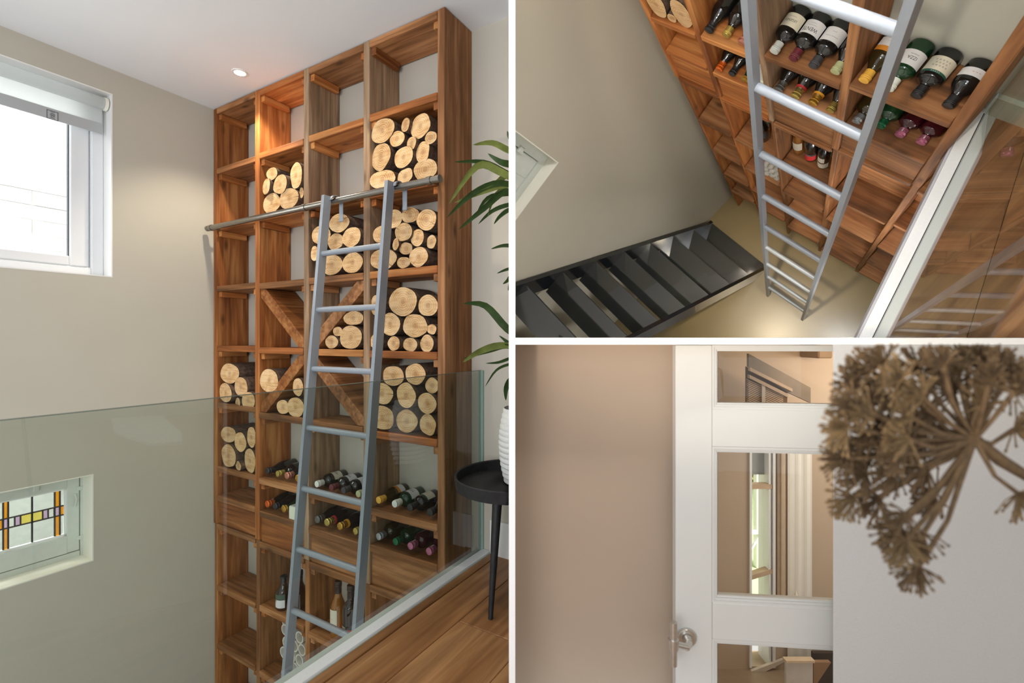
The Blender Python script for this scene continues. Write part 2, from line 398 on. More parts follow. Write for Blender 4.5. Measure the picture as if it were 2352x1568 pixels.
struct('baseboard_back', MB().box((-1.262, DB - 0.016, 0.0), (0.3, DB, bb[1])), M_white, MA, 'white baseboard on the wall behind the black tray table')

# ---- windows of room A
def window_frame(name, label, d1, zt, zb, mat, bars):
    root = bpy.data.objects.new(name, None); COL.objects.link(root); root.matrix_world = MA @ Matrix.Translation((SL, d1, zb))
    root['label'] = label; root['kind'] = 'structure'; root['bx'] = SL; root['by'] = d1; root['bz'] = zb; root['loc'] = 0
    REG.append((root, 'A')); return root
w1 = window_frame('window_1', 'upper window with white frame and roller blind on the left wall', w1d, w1t, w1b, M_frame, None)
mb = MB(); th = 0.006
mb.box((SL - 0.125, w1d - th, w1b), (SL + 0.001, w1d, w1t)); mb.box((SL - 0.125, 0.16, w1t - th), (SL + 0.001, w1d - th, w1t)); mb.box((SL - 0.125, 0.16, w1b), (SL + 0.001, w1d - th, w1b + th))
part('reveal', mb, M_white, w1)
o1 = w1d - th; zt, zb = w1t - th, w1b + th
mb = MB(); fw = 0.055
mb.chamfer_box((SL - 0.16, o1 - fw, zb), (SL - 0.10, o1, zt), .004); mb.chamfer_box((SL - 0.16, 0.16, zb), (SL - 0.10, o1 - fw, zb + 0.045), .004); mb.chamfer_box((SL - 0.16, 0.16, zt - 0.05), (SL - 0.10, o1 - fw, zt), .004)
part('outer_frame', mb, M_frame, w1)
mb = MB(); s1_ = o1 - fw - 0.004
mb.chamfer_box((SL - 0.165, s1_ - 0.085, zb + 0.05), (SL - 0.118, s1_, zt - 0.055), .006); mb.chamfer_box((SL - 0.165, 0.16, zb + 0.05), (SL - 0.118, s1_ - 0.085, zb + 0.105), .006)
part('sash', mb, M_frame, w1)
part('gasket', MB().box((SL - 0.15, s1_ - 0.09, zb + 0.105), (SL - 0.130, s1_ - 0.085, zt - 0.055)), M_ink, w1)
part('pane', MB().box((SL - 0.146, 0.16, zb + 0.105), (SL - 0.140, s1_ - 0.088, zt - 0.055)), M_pane, w1)
# roller blind
rb_b = a_side(234, 308, SL - 0.05)[1]; rb_m = a_side(234, 285, SL - 0.05)[1]; rb_d = a_side(234, 300, SL - 0.05)[0]
rb = thing('roller_blind', 'white roller blind with grey hem band in the upper window', 'blind', MA, (SL - 0.05, 0.7, w1t - 0.06))
part('tube', MB().tube([(SL - 0.045, 0.17, w1t - 0.055), (SL - 0.045, w1d - 0.03, w1t - 0.055)], 0.034, 16), M_blind, rb)
part('bracket', MB().tube([(SL - 0.045, w1d - 0.027, w1t - 0.055), (SL - 0.045, w1d - 0.012, w1t - 0.055)], 0.037, 16), M_cream, rb)
part('fabric', MB().box((SL - 0.052, 0.17, rb_m), (SL - 0.049, rb_d, w1t - 0.06)), M_blind, rb)
hb = part('hem_band', MB().box((SL - 0.0535, 0.17, rb_b), (SL - 0.0475, rb_d, rb_m)), M_bar, rb, 'grey hem band with a small square emblem')
part('cord', MB().tube([(SL - 0.04, rb_d + 0.028, w1t - 0.08), (SL - 0.04, rb_d + 0.03, w1b + 0.25)], 0.003, 6), M_frame, rb)
ld, lz = a_side(120.5, 264.5, SL - 0.047); q = 0.023
mb = MB()
for a, b_ in (((ld - q, lz - q), (ld + q, lz - q + .003)), ((ld - q, lz + q - .003), (ld + q, lz + q)), ((ld - q, lz - q), (ld - q + .003, lz + q)), ((ld + q - .003, lz - q), (ld + q, lz + q))):
    mb.box((SL - 0.0475, a[0], a[1]), (SL - 0.0465, b_[0], b_[1]))
for k in range(5):
    aa = k * 1.256; mb.tube([(SL - 0.0468, ld + .009 * math.cos(t), lz + .009 * math.sin(t)) for t in (aa, aa + .5, aa + 1.0)], 0.0012, 5)
mb.tube([(SL - 0.0468, ld - .006, lz - .005), (SL - 0.0468, ld + .006, lz + .005)], 0.0012, 5); mb.tube([(SL - 0.0468, ld - .006, lz + .005), (SL - 0.0468, ld + .006, lz - .005)], 0.0012, 5)
for zz in (lz + .015, lz - .015): mb.tube([(SL - 0.0468, ld - .009, zz), (SL - 0.0468, ld - .003, zz + .002), (SL - 0.0468, ld + .003, zz - .001), (SL - 0.0468, ld + .009, zz + .001)], 0.0012, 5)
eb = part('emblem', mb, M_ink, hb)
# lower stained-glass window
w2 = window_frame('window_2', 'lower leaded window with coloured glass and pale frame', w2d, w2t, w2b, M_frame2, None)
mb = MB()
mb.box((SL - 0.13, w2d - th, w2b), (SL + 0.001, w2d, w2t)); mb.box((SL - 0.13, 0.16, w2b), (SL + 0.001, w2d - th, w2b + th)); mb.box((SL - 0.13, 0.16, w2t - th), (SL + 0.001, w2d - th, w2t))
part('reveal', mb, M_cream, w2)
SP = SL - 0.135
mb = MB(); dj = a_side(182, 1180, SP)[0]; zj = a_side(182, 1263, SP)[1]
mb.box((SP - 0.05, dj + .003, w2b), (SP + 0.006, w2d - th, w2t)); mb.box((SP - 0.05, 0.16, w2b + th), (SP + 0.006, dj, zj))
part('outer_frame', mb, M_frame2, w2)
pr = a_side(153, 1120, SP)[0]; pt = a_side(152, 1121, SP)[1]; pb = a_side(150, 1231, SP)[1]
mb = MB(); mb.chamfer_box((SP - 0.04, pr, zj + .004), (SP + 0.004, dj, w2t), .003); mb.box((SP - 0.04, 0.16, zj + .004), (SP + 0.004, pr, pb)); mb.box((SP - 0.04, 0.16, pt), (SP + 0.004, pr, w2t))
part('sash', mb, M_frame2, w2)
mb = MB(); mb.box((SP - .02, 0.16, pb), (SP - .003, pr, pb + .012)); mb.box((SP - .02, 0.16, pt - .008), (SP - .003, pr, pt)); mb.box((SP - .02, pr - .01, pb), (SP - .003, pr, pt))
part('glazing_bead', mb, M_white, w2)
for pz in (0.2, 0.78): 
    zz = w2b + (w2t - w2b) * pz; part('hinge', MB().chamfer_box((SP, dj - .012, zz), (SP + .012, dj + .02, zz + .022), .003), M_frame2, w2)
lk = a_side(82, 1122, SP); part('latch', MB().chamfer_box((SP, lk[0] - .012, lk[1] - .012), (SP + .014, lk[0] + .012, lk[1] + .016), .003), M_frame2, w2)
part('handle', MB().tube([(SP + .008, w2d - .04, w2t - .19), (SP + .016, w2d - .036, w2t - .15), (SP + .008, w2d - .04, w2t - .12)], .004, 8), M_frame2, w2)
xd = lambda p: a_side(p, 1180, SP)[0]
z1_, z2_ = a_side(128, 1166, SP)[1], a_side(128, 1187, SP)[1]
gA = thin_glass('amber_glass', (1.0, 0.62, 0.10), 1.45); gY = thin_glass('yellow_glass', (1.0, 0.90, 0.42), 1.45); gL = thin_glass('lilac_glass', (0.84, 0.70, 0.86), 1.45); gC = thin_glass('clear_cathedral_glass', (0.97, 0.98, 0.98), 1.45, 0.1)
vl = [151, 139.5, 127.5, 75.5, 20.5, 9, -10]
lead = MB()
def gpane(pa, pb_, za, zb_, m): part('pane', MB().box((SP - .014, xd(pa), zb_), (SP - .011, xd(pb_), za)), m, w2)
for i in range(len(vl) - 1):
    m = gA if i in (1, 4) else gC
    gpane(vl[i + 1], vl[i], pt - .006, z1_, m); gpane(vl[i + 1], vl[i], z2_, pb + .01, m)
    lead.box((SP - .017, xd(vl[i + 1]) - .003, pb), (SP - .008, xd(vl[i + 1]) + .003, pt))
bd = [(151, gA), (139, gL), (126.5, gC), (112.5, gL), (100, gY), (75.5, gY), (49, gL), (35.5, gC), (21, gL), (8, gA), (-10, gA)]
for i in range(len(bd) - 1):
    gpane(bd[i + 1][0], bd[i][0], z1_, z2_, bd[i][1]); lead.box((SP - .017, xd(bd[i + 1][0]) - .0025, z2_), (SP - .008, xd(bd[i + 1][0]) + .0025, z1_))
for z in (z1_, z2_): lead.box((SP - .017, 0.16, z - .003), (SP - .008, pr, z + .003))
part('lead_came', lead, M_slot, w2)
# white brick wall outside (courses with recessed joints)
ow = struct('wall_outside', MB().box((SL - 1.5, -1.6, -2.0), (SL - 1.42, 2.4, 3.4)), plain('pale_mortar', (205, 208, 204), 0.95), MA, 'sunlit white brick wall outside the left windows')
ch = 0.105
for r in range(9):
    z = H + 0.22 + r * ch
    for c in range(8):
        d = -1.1 + c * 0.42 + (0.21 if r % 2 else 0)
        part('brick', MB().box((SL - 1.42, d + .004, z + .004), (SL - 1.408 - random.random() * .004, d + .416, z + ch - .004)), M_outwall, ow)
pA = lambda s, d, z: MA @ Vector((s, d, z))
lamp('ceiling_fill', 'AREA', (-1.3, -1.6, H + .2), (-1.2, 2.0, H + 1.35), 48, (.97, .985, 1), 1.6)  # added fill lamp behind the camera, lifts the ceiling; no real window
lamp('window_daylight', 'AREA', pA(SL - 0.9, 0.2, 3.3), pA(SL - 1.45, 0.5, 0.9), 120, (1, 0.99, 0.97), 1.6)
lamp('window_daylight_low', 'AREA', pA(SL - 0.75, 0.2, 1.6), pA(SL - 1.45, 0.4, 0.0), 90, (1, 0.99, 0.97), 1.0)

# ---- shelving of room A
shelf = thing('wall_shelving', 'tall open shelving of reclaimed orange wood stacked with logs and bottles', 'shelving', MA, (-2.35, D0 + 0.1, -2.3))
UX = [(490.5, 498), (585.5, 595.2), (697.2, 708.6), (834.3, 848.6), (1004.5, 1021.3)]
US = [(a_front(a, 780)[0], a_front(b_, 780)[0]) for a, b_ in UX]
dep = DB - D0 - 0.003
zH = [a_front(499, 1203)[1], a_front(597, 1244)[1], a_front(711, 1291)[1], a_front(850, 1343)[1]]
zsplit = [zH[0], (zH[0] + zH[1]) / 2, (zH[1] + zH[2]) / 2, (zH[2] + zH[3]) / 2, zH[3]]
um = [WO[2], WO[2], WGR[2], WGR[2], WBR[2]]
for k, (a, b_) in enumerate(US):
    part('upright', MB().chamfer_box((a, D0, zsplit[k]), (b_, D0 + dep, ZC - 0.003), .003), um[k], shelf, 'weathered grey-brown upright' if k in (2, 3) else None)
    part('upright', MB().chamfer_box((a + .004, D0 + .006, -2.3), (b_ - .003, D0 + dep, zsplit[k] - .002), .003), WBR[2] if k else WO[2], shelf)
ROWS = [
    (499, [254, 386.8, 517, 656.8, 793.8, 924, 1070, 1136.5, 1203, 1343, 1477, 1611]),
    (597, [211, 351, 495, 650, 797.7, 947, 1096.9, 1172.7, 1244, 1390, 1541, 1690]),
    (711, [160, 310.5, 468, 638, 801, 964, 1128, 1210, 1291, 1449.6, 1610, 1770]),
    (850, [92, 262.5, 440, 623.6, 805, 988, 1166, 1250, 1343, 1505, 1680, 1850])]
TH = 0.036
ZR = []
for c, (px, ys) in enumerate(ROWS):
    x0, x1 = US[c][1], US[c + 1][0]; zs = []
    for r, y in enumerate(ys):
        z = a_front(px, y)[1]
        if r == 0: z = ZC - 0.006
        zs.append(z)
        in_ = 0.0 if r not in (2,) else 0.004
        mt = random.choice([WO[0], WO[0], WBR[0]]) if r < 6 else WBR[0]
        part('shelf_board', MB().chamfer_box((x0 + .001, D0 - random.uniform(0, .004), z - TH), (x1 - .001, D0 + dep - .004, z), .003), mt, shelf)
        if r in (7,):      # deep front panel below the second bottle row
            part('front_panel', MB().chamfer_box((x0 + .002, D0 + .014, a_front(px, ys[8])[1] + .001), (x1 - .002, D0 + .036, z - TH - .001), .002), WO[0] if c < 2 else WBR[0], shelf, 'wide knotty front panel below the bottles')
            continue
        if r == 0 or r < len(ys):
            for sx in (0, 1):
                a, b_ = (x0 + .001, x0 + .034) if sx == 0 else (x1 - .034, x1 - .001)
                part('batten', MB().chamfer_box((a, D0 + .012, z - TH - .036), (b_, D0 + dep - .03, z - TH - .001), .002), WO[1] if c < 2 or r < 3 else WBR[1], shelf)
    ZR.append(zs)
def diag(c, r, up):       # diagonal board in cell (column c, below row r)
    x0, x1 = US[c][1] + .003, US[c + 1][0] - .003; zt_, zb_ = ZR[c][r] - TH - .004, ZR[c][r + 1] + .003
    t = 0.034; L_ = math.hypot(x1 - x0, zt_ - zb_); kx = t * L_ / (zt_ - zb_); kz = t * L_ / (x1 - x0)
    if up: poly = [(x0, zb_), (x0 + kx, zb_), (x1, zt_ - kz), (x1, zt_), (x1 - kx, zt_), (x0, zb_ + kz)]
    else: poly = [(x0, zt_), (x0, zt_ - kz), (x1 - kx, zb_), (x1, zb_), (x1, zb_ + kz), (x0 + kx, zt_)]
    part('diagonal_board', MB().prism([(x, D0 + .01, z) for x, z in poly], (0, dep - .02, 0)), WO[1] if c == 1 else WBR[1], shelf)
diag(1, 3, False); diag(2, 3, True); diag(1, 4, True); diag(2, 4, False)

# ---- logs
ORD = ['first', 'second', 'third', 'fourth', 'fifth', 'sixth', 'seventh']
def make_log(name, label, group, frame, c, rx, rz, length, room, crack):
    root = thing(name, label, 'log', frame, c, group, room=room)
    n = 22; ph = [random.uniform(0, 6.28) for _ in range(4)]; am = [random.uniform(.006, .026) for _ in range(4)]
    prof = []
    for k in range(n):
        a = 2 * PI * k / n
        prof.append(1 + sum(am[j] * math.sin((j + 2) * a + ph[j]) for j in range(4)) - 0.008)
    x, y, z = c
    tilt = random.uniform(-.012, .012)
    fr = [(x + rx * prof[k] * math.cos(2 * PI * k / n), y + tilt * math.cos(2 * PI * k / n), z + rz * prof[k] * math.sin(2 * PI * k / n)) for k in range(n)]
    bk = [(p[0], y + length, p[2]) for p in fr]
    mb = MB(); mb.add(fr + bk, [(k, (k + 1) % n, (k + 1) % n + n, k + n) for k in range(n)], True)
    part('bark', mb, M_bark, root)
    mb = MB()
    inn = [(x + (p[0] - x) * .978, p[1] - .0015, z + (p[2] - z) * .978) for p in fr]
    if crack:
        # wedge shaped drying crack running to the heart
        ca = random.randrange(n); dx, dz = fr[ca][0] - x, fr[ca][2] - z
        heart = (x + dx * .08, y - .001, z + dz * .08); deep = (x + dx * .55, y + .012, z + dz * .55)
        w = .06; e1 = (inn[ca][0] - dz * w * .35, inn[ca][1], inn[ca][2] + dx * w * .35); e2 = (inn[ca][0] + dz * w * .35, inn[ca][1], inn[ca][2] - dx * w * .35)
        seq = [inn[(ca + 1 + k) % n] for k in range(n - 1)]
        ring = [e1] + seq + [e2]
        mb.add([heart] + ring, [(0, i + 1, i + 2) for i in range(len(ring) - 1)])
        mb.add([heart, e1, deep, e2], [(0, 2, 1), (0, 3, 2)])
    else:
        mb.add([(x, y - .002, z)] + inn, [(0, 1 + k, 1 + (k + 1) % n) for k in range(n)])
    mb.f = [f[::-1] for f in mb.f]
    part('cut_face', mb, M_face, root)
    mb = MB().add(bk, [list(range(n))[::-1]]); part('rear_face', mb, M_face, root)
    return root
PILES = [
 ('upper pile of second column', 460, 0, 2.8, [(463,1117,30,41),(429,1200,37,51),(521,1187,51,65),(618,1128,48,88),(577,1277,62,68),(648,1238,14,35),(455,1306,58,68)]),
 ('top pile of right column', 780, 0, 2.8, [(283,842,78,80),(424,803,36,45),(517,808,72,80),(592,887,36,42),(370,892,46,52),(469,924,36,44),(267,1008,72,88),(417,1012,69,70),(535,977,53,69),(282,1155,76,60),(421,1132,57,50),(556,1090,72,70)]),
 ('pile behind ladder, third column', 460, 480, 3.015, [(965,97,65,66),(838,180,55,68),(931,224,60,58),(1053,195,70,70),(795,308,28,54),(905,385,65,72),(1049,370,78,74)]),
 ('second pile of right column', 780, 480, 3.015, [(370,67,65,65),(492,42,56,56),(606,75,66,77),(448,160,58,65),(287,175,57,62),(537,198,56,62),(630,225,42,50),(393,245,33,42),(456,272,42,44),(307,347,90,75),(553,332,73,70),(445,370,42,40)]),
 ('third pile of right column', 780, 480, 3.015, [(252,665,40,70),(435,640,95,103),(607,667,64,77),(350,797,76,82),(520,808,92,83),(637,832,33,37),(248,917,34,55),(375,930,52,52),(490,938,58,50),(610,930,58,62)]),
 ('slanted cell of third column', 460, 480, 3.015, [(1065,755,60,50),(950,847,28,34),(918,920,48,46),(1045,887,80,84)]),
 ('upper pile of left column', 460, 480, 3.015, [(205,1138,60,72),(182,1270,56,68),(287,1230,50,70),(340,1325,42,62),(263,1340,30,36)]),
 ('slanted cell of second column', 460, 480, 3.015, [(482,1187,62,82),(676,1232,38,64),(570,1370,38,52),(662,1372,55,70)]),
 ('lowest pile of right column', 780, 480, 3.015, [(372,1155,74,72),(527,1142,75,75),(637,1222,46,55),(300,1277,74,74),(467,1288,75,90),(613,1343,70,73),(300,1443,84,85),(468,1467,62,84),(612,1492,70,75)]),
 ('lowest pile of left column', 460, 900, 2.347, [(147,230,34,45),(213,270,33,55),(277,243,24,58),(155,343,46,64),(210,397,22,25),(265,370,38,68)]),
]
for pn, ox, oy, sc, lst in PILES:
    items = []
    for cx, cy, rx, ry in lst:
        px, py = ox + cx / sc, oy + cy / sc
        s0, z0 = a_front(px, py, D0 + .012); sL = a_front(px - rx / sc, py, D0 + .012)[0]; sR = a_front(px + rx / sc, py, D0 + .012)[0]
        zT = a_front(px, py - ry / sc, D0 + .012)[1]; zB = a_front(px, py + ry / sc, D0 + .012)[1]
        items.append([(sL + sR) / 2, (zT + zB) / 2, (sR - sL) / 2, (zT - zB) / 2, cy, cx, ry])
    items.sort(key=lambda q: q[1])          # layers by height
    layers = []; cur = []
    for it in items:
        if cur and it[1] - cur[0][1] > 0.07: layers.append(cur); cur = []
        cur.append(it)
    layers.append(cur)
    ln = ['bottom', 'second', 'third', 'fourth', 'fifth', 'sixth', 'seventh', 'eighth', 'ninth']
    med = sorted(q[3] for q in items)[len(items) // 2]
    for li, lay in enumerate(layers):
        lay.sort(key=lambda q: q[0])
        for k, it in enumerate(lay):
            size = 'thick' if it[3] > med * 1.15 else ('thin' if it[3] < med * 0.8 else 'mid-sized')
            if len(lay) == 1: lab = '%s log alone on %s level, %s' % (size, ln[li], pn)
            else: lab = '%s log, %s from left on %s level, %s' % (size, ORD[k], ln[li], pn)
            make_log('firewood_log', lab, 'firewood logs in the ' + pn, MA, (it[0], D0 + random.uniform(.006, .02), it[1]), it[2], it[3], 0.17, 'A', random.random() < 0.3)

# ---- rail and ladder of room A
DR = D0 - 0.055
rail = thing('ladder_rail', 'round brushed steel rail across the front of the tall shelving', 'rail', MA, (-2.3, DR, a_front(700, 477, DR)[1]))
rp0 = a_front(480, 523, DR); rp1 = a_front(1003, 413, DR); rz = (rp0[1] + rp1[1]) / 2
part('tube', MB().tube([(rp0[0], DR, rz), (rp1[0], DR, rz)], 0.0165, 16), M_rail, rail)
for p in (485, 700, 987):
    s_ = a_front(p, 470, DR)[0]; part('collar', MB().tube([(s_ - .012, DR, rz), (s_ + .012, DR, rz)], 0.0195, 16), M_rail, rail)
    part('bracket', MB().tube([(s_, DR + .012, rz), (s_, D0 + .004, rz)], 0.008, 10), M_rail, rail)
for s_, e_ in ((rp0[0], -1), (rp1[0], 1)): part('end_cap', MB().tube([(s_, DR, rz), (s_ + e_ * .02, DR, rz)], 0.0178, 16), M_rail, rail)
# ladder solved from the photo: stiles lean out from the rail
def ladder_fit():
    # rung ends (left, right) in the photo; find lean so that both stiles stay parallel
    R_ = [((742, 580), (884, 566)), ((733, 710), (873, 706)), ((718, 846), (861, 854)), ((710, 982), (853, 1003)), ((698, 1122), (838, 1156)), ((686, 1260), (830, 1312)), ((674, 1400), (801, 1461))]
    best = None
    for i in range(-20, 121):
        k = i * 0.004
        for d_top in (DR - .040,):
            ws = []; sl = []; zz = []
            for (l, r) in R_:
                # iterate depth from height
                d = d_top
                for _ in range(12):
                    sL, zL = a_front(*l, d); d = d_top - k * (rz - zL)
                sR, zR = a_front(*r, d); ws.append(sR - sL); sl.append(sL); zz.append((zL + zR) / 2)
            n = len(zz); mz = sum(zz) / n; ms = sum(sl) / n; b1 = sum((a - mz) * (b - ms) for a, b in zip(zz, sl)) / sum((a - mz) ** 2 for a in zz)
            mw = sum(ws) / n; b2 = sum((a - mz) * (b - mw) for a, b in zip(zz, ws)) / sum((a - mz) ** 2 for a in zz)
            cost = abs(b1) * 1.0 + abs(b2) * 1.0
            if best is None or cost < best[0]: best = (cost, k, ms, b1, mw, zz, mz)
    return best
_, lk_, ms_, b1_, mw_, zz_, mz_ = ladder_fit()
print('LADDER', lk_, ms_, b1_, mw_, zz_)
ladA = thing('ladder', 'grey metal ladder hooked over the steel rail against tall shelving', 'ladder', MA, (ms_ + mw_ / 2, DR - lk_ * (rz + 1.0), -1.0))
dl = lambda z: DR - .040 - lk_ * (rz - z)
sl_ = lambda z: ms_ + b1_ * (z - mz_)
zlo, zhi = -1.0, rz + .02
wdt = 0.021
for side in (0, 1):
    off = (-wdt, 0.0) if side == 0 else (mw_, mw_ + wdt)
    vs = []
    for z in (zlo, zhi):
        for (ss, dd) in ((off[0], -.022), (off[1], -.022), (off[1], .022), (off[0], .022)): vs.append((sl_(z) + ss, dl(z) + dd, z))
    st = part('stile', MB().add(vs, [(0, 3, 2, 1), (4, 5, 6, 7), (0, 1, 5, 4), (1, 2, 6, 5), (2, 3, 7, 6), (3, 0, 4, 7)]), M_ladder, ladA)
    cx = sl_(zhi) + (off[0] + off[1]) / 2 + .012
    hk = [(cx, DR + .024 * math.sin(t), rz + .024 * math.cos(t)) for t in [(-90 + 20 * k) * PI / 180 for k in range(10)]]
    mb = MB()
    for i in range(len(hk) - 1):
        p, q_ = hk[i], hk[i + 1]; nrm = lambda h: (h[0], DR + (h[1] - DR) * 1.22, rz + (h[2] - rz) * 1.22)
        mb.prism([p, q_, nrm(q_), nrm(p)], (.016, 0, 0))
    part('hook', mb, M_ladder, ladA)
    hx = sl_(zhi) + off[1] + .022
    part('hook_tail', MB().chamfer_box((hx - .012, DR + .022, rz - .105), (hx + .016, DR + .030, rz - .005), .003), M_ladder, ladA)
zz_ext = zz_ + [zz_[-1] - (zz_[0] - zz_[-1]) / 6]
for z in zz_ext:
    part('rung', MB().tube([(sl_(z), dl(z), z), (sl_(z) + mw_, dl(z), z)], 0.0145, 12), M_ladder, ladA)

# ---- glass railing of room A
GS = -1.318; gt = a_front(1100, 849, DB)[1] if False else (H + (775 - 850) / 1100 * 2.349)
gr = thing('glass_railing', 'clear glass railing panel in a white floor channel beside the stairwell', 'railing', MA, (GS, 0.9, 0.0))
part('glass_panel', MB().box((GS - .002, -0.3, -0.03), (GS + .002, DB - .02, gt)), M_glass, gr)
part('top_edge', MB().box((GS - .003, -0.3, gt), (GS + .003, DB - .02, gt + .002)), plain('glass_top_edge', (96, 110, 102), .2), gr)
part('end_edge', MB().box((GS - .003, DB - .02, 0), (GS + .003, DB - .012, gt)), M_gedge, gr)
part('wall_profile', MB().box((GS - .012, DB - .012, 0), (GS + .012, DB - .001, gt)), M_gedge, gr)
part('floor_channel', MB().chamfer_box((GS + .004, -0.3, -0.06), (-1.268, DB - .002, 0.012), .002), M_chan, gr)
part('outer_flange', MB().box((GS - .03, -0.3, -0.06), (GS - .004, DB - .002, .004)), M_chan2, gr)
part('seal', MB().box((-1.2675, -0.3, -0.06), (-1.2625, DB - .002, .002)), M_gedge, gr)

def a_mirror(px, py):        # floor point seen mirrored in the railing glass
    r = ray(px, py); t = GS / r.dot(ES); p = r * t; q = r - ES * (2 * r.dot(ES)); u = (-H - p.z) / q.z
    p = p + q * u; return (min(max(p.x, .1), 5.4), min(max(p.y, -1.1), 1.15))
rugp = [a_mirror(*p) for p in ((262, 998), (350, 1026), (418, 1021), (418, 1000), (388, 975), (388, 945), (262, 962))]
RUG = rugp
print('RUG', rugp)
# ---- ceiling spots
def ceiling_spot(s, d, label, energy, tgt):
    r = thing('ceiling_spotlight', label, 'light', MA, (s, d, ZC), 'recessed ceiling spots')
    part('trim_ring', MB().lathe([(.030, -.002), (.030, -.005), (.040, -.005), (.042, 0)], 24, (s, d, ZC)), M_white, r)
    part('lens', MB().lathe([(0, -.003), (.029, -.003)], 24, (s, d, ZC)), M_lamp, r)
    lamp('spot_light', 'SPOT', pA(s, d, ZC - .03), pA(*tgt), energy, (1, .86, .68), .03, 1.9, .6)
p = ray(551, 166); t_ = (ZC - H) / p.z; p = p * t_
ceiling_spot(p.dot(ES), p.dot(ED), 'small lit round ceiling spot left of the shelving top', 42, (p.dot(ES) - .1, p.dot(ED) + .05, 0))
ceiling_spot(-0.72, 1.45, 'lit round ceiling spot right of the shelving', 26, (-0.75, 1.75, 0))
ceiling_spot(-1.7, 1.15, 'lit round ceiling spot in front of the shelving centre', 22, (-1.75, 1.5, 0))

rg = MB().prism([(x, y, .002) for x, y in rugp], (0, 0, .03))
rr = single('rug', rg, plain('white_shaggy_wool', (226, 224, 218), .95, noise=.25, scale=40, bump=1.0), 'white shaggy rug on the landing, seen mirrored in the glass railing', 'rug', MC, (sum(p[0] for p in rugp) / 7, sum(p[1] for p in rugp) / 7, 0), room='X')
# ---- tray table, pot, plant
TB = MA.inverted() @ Vector((0.005, 1.99, 0)); TH_ = 0.43
tb = thing('tray_table', 'black round metal tray table on thin legs by the wall', 'table', MA, (TB.x, TB.y, 0))
part('tray', MB().lathe([(0, TH_ - .004), (.238, TH_ - .004), (.244, TH_ + .042), (.240, TH_ + .046), (.234, TH_ + .042), (.230, TH_ + .006), (0, TH_ + .006)], 48, (TB.x, TB.y, 0)), M_blackmetal, tb)
for lx, ly in ((1126.5, 1421), (1137, 1304)):
    q_ = a_flat(lx, ly); v = Vector((TB.x, TB.y)) + (Vector(q_) - Vector((TB.x, TB.y))) * 0.72
    part('leg', MB().tube([(v.x, v.y, TH_ - .004), (q_[0], q_[1], 0.0)], [.019, .009], 12), M_blackmetal, tb)
v = Vector((TB.x, TB.y)) * 2 - (Vector(a_flat(1126.5, 1421)) + Vector(a_flat(1137, 1304))) / 2
part('leg', MB().tube([(TB.x * .3 + v.x * .7, TB.y * .3 + v.y * .7, TH_ - .004), (v.x, v.y, 0)], [.019, .009], 12), M_blackmetal, tb)
PW = MA.inverted() @ Vector((0.078, 2.02, 0)); pz = TH_ + .006
pot = thing('plant_pot', 'white ribbed speckled ceramic pot on the black tray table', 'pot', MA, (PW.x, PW.y, pz))
prof = [(.0, 0), (.085, 0)]
for k in range(14):
    t = k / 13; r = .088 + .047 * math.sin(PI * min(1, .18 + t * .62)) - .004
    z = t * .29; prof += [(r + .004, z + .004), (r + .0045, z + .013), (r, z + .019)]
prof += [(.110, .295), (.100, .292), (.098, .24), (0, .24)]
part('body', MB().lathe(prof, 40, (PW.x, PW.y, pz)), M_pot, pot)
part('soil', MB().lathe([(.0, .25), (.097, .245)], 20, (PW.x, PW.y, pz)), plain('soil', (52, 42, 34), .95, noise=.4), pot)
plant = thing('potted_dracaena', 'leafy green dracaena with striped arching leaves in the white pot', 'plant', MA, (PW.x, PW.y, pz + .25))
def leaf(pts_px, wpx, Y, mat, name='leaf'):
    P = [MA.inverted() @ (ray(x, y) * (Y + dy) + Vector((0, 0, H))) for x, y, dy in pts_px]
    # smooth resample
    pts = []
    n = len(P)
    for i in range(n - 1):
        p0, p1, p2, p3 = P[max(0, i - 1)], P[i], P[i + 1], P[min(n - 1, i + 2)]
        for k in range(4):
            t = k / 4; pts.append(0.5 * ((2 * p1) + (p2 - p0) * t + (2 * p0 - 5 * p1 + 4 * p2 - p3) * t * t + (3 * p1 - p0 - 3 * p2 + p3) * t ** 3))
    pts.append(P[-1]); m = len(pts); wm = wpx * .8 / F * Y; vs = []
    for i, q in enumerate(pts):
        t = i / (m - 1); w = wm * (math.sin(PI * (0.12 + .88 * t)) ** .8 if t < 1 else 0) * .5
        tg = (pts[min(i + 1, m - 1)] - pts[max(0, i - 1)]).normalized()
        view = (MA.inverted() @ Vector((0, 0, H)) - q).normalized(); sd = tg.cross(view).normalized()
        sd = (sd + view * 0.5).normalized(); nn = tg.cross(sd)
        vs += [q - sd * w, q + nn * w * .25, q + sd * w]
    fs = []
    for i in range(m - 1):
        for k in (0, 1): fs.append((3 * i + k, 3 * i + k + 1, 3 * i + k + 4, 3 * i + k + 3))
    o = part(name, MB().add(vs, fs, True), mat, plant); return o
Yp = 1.93
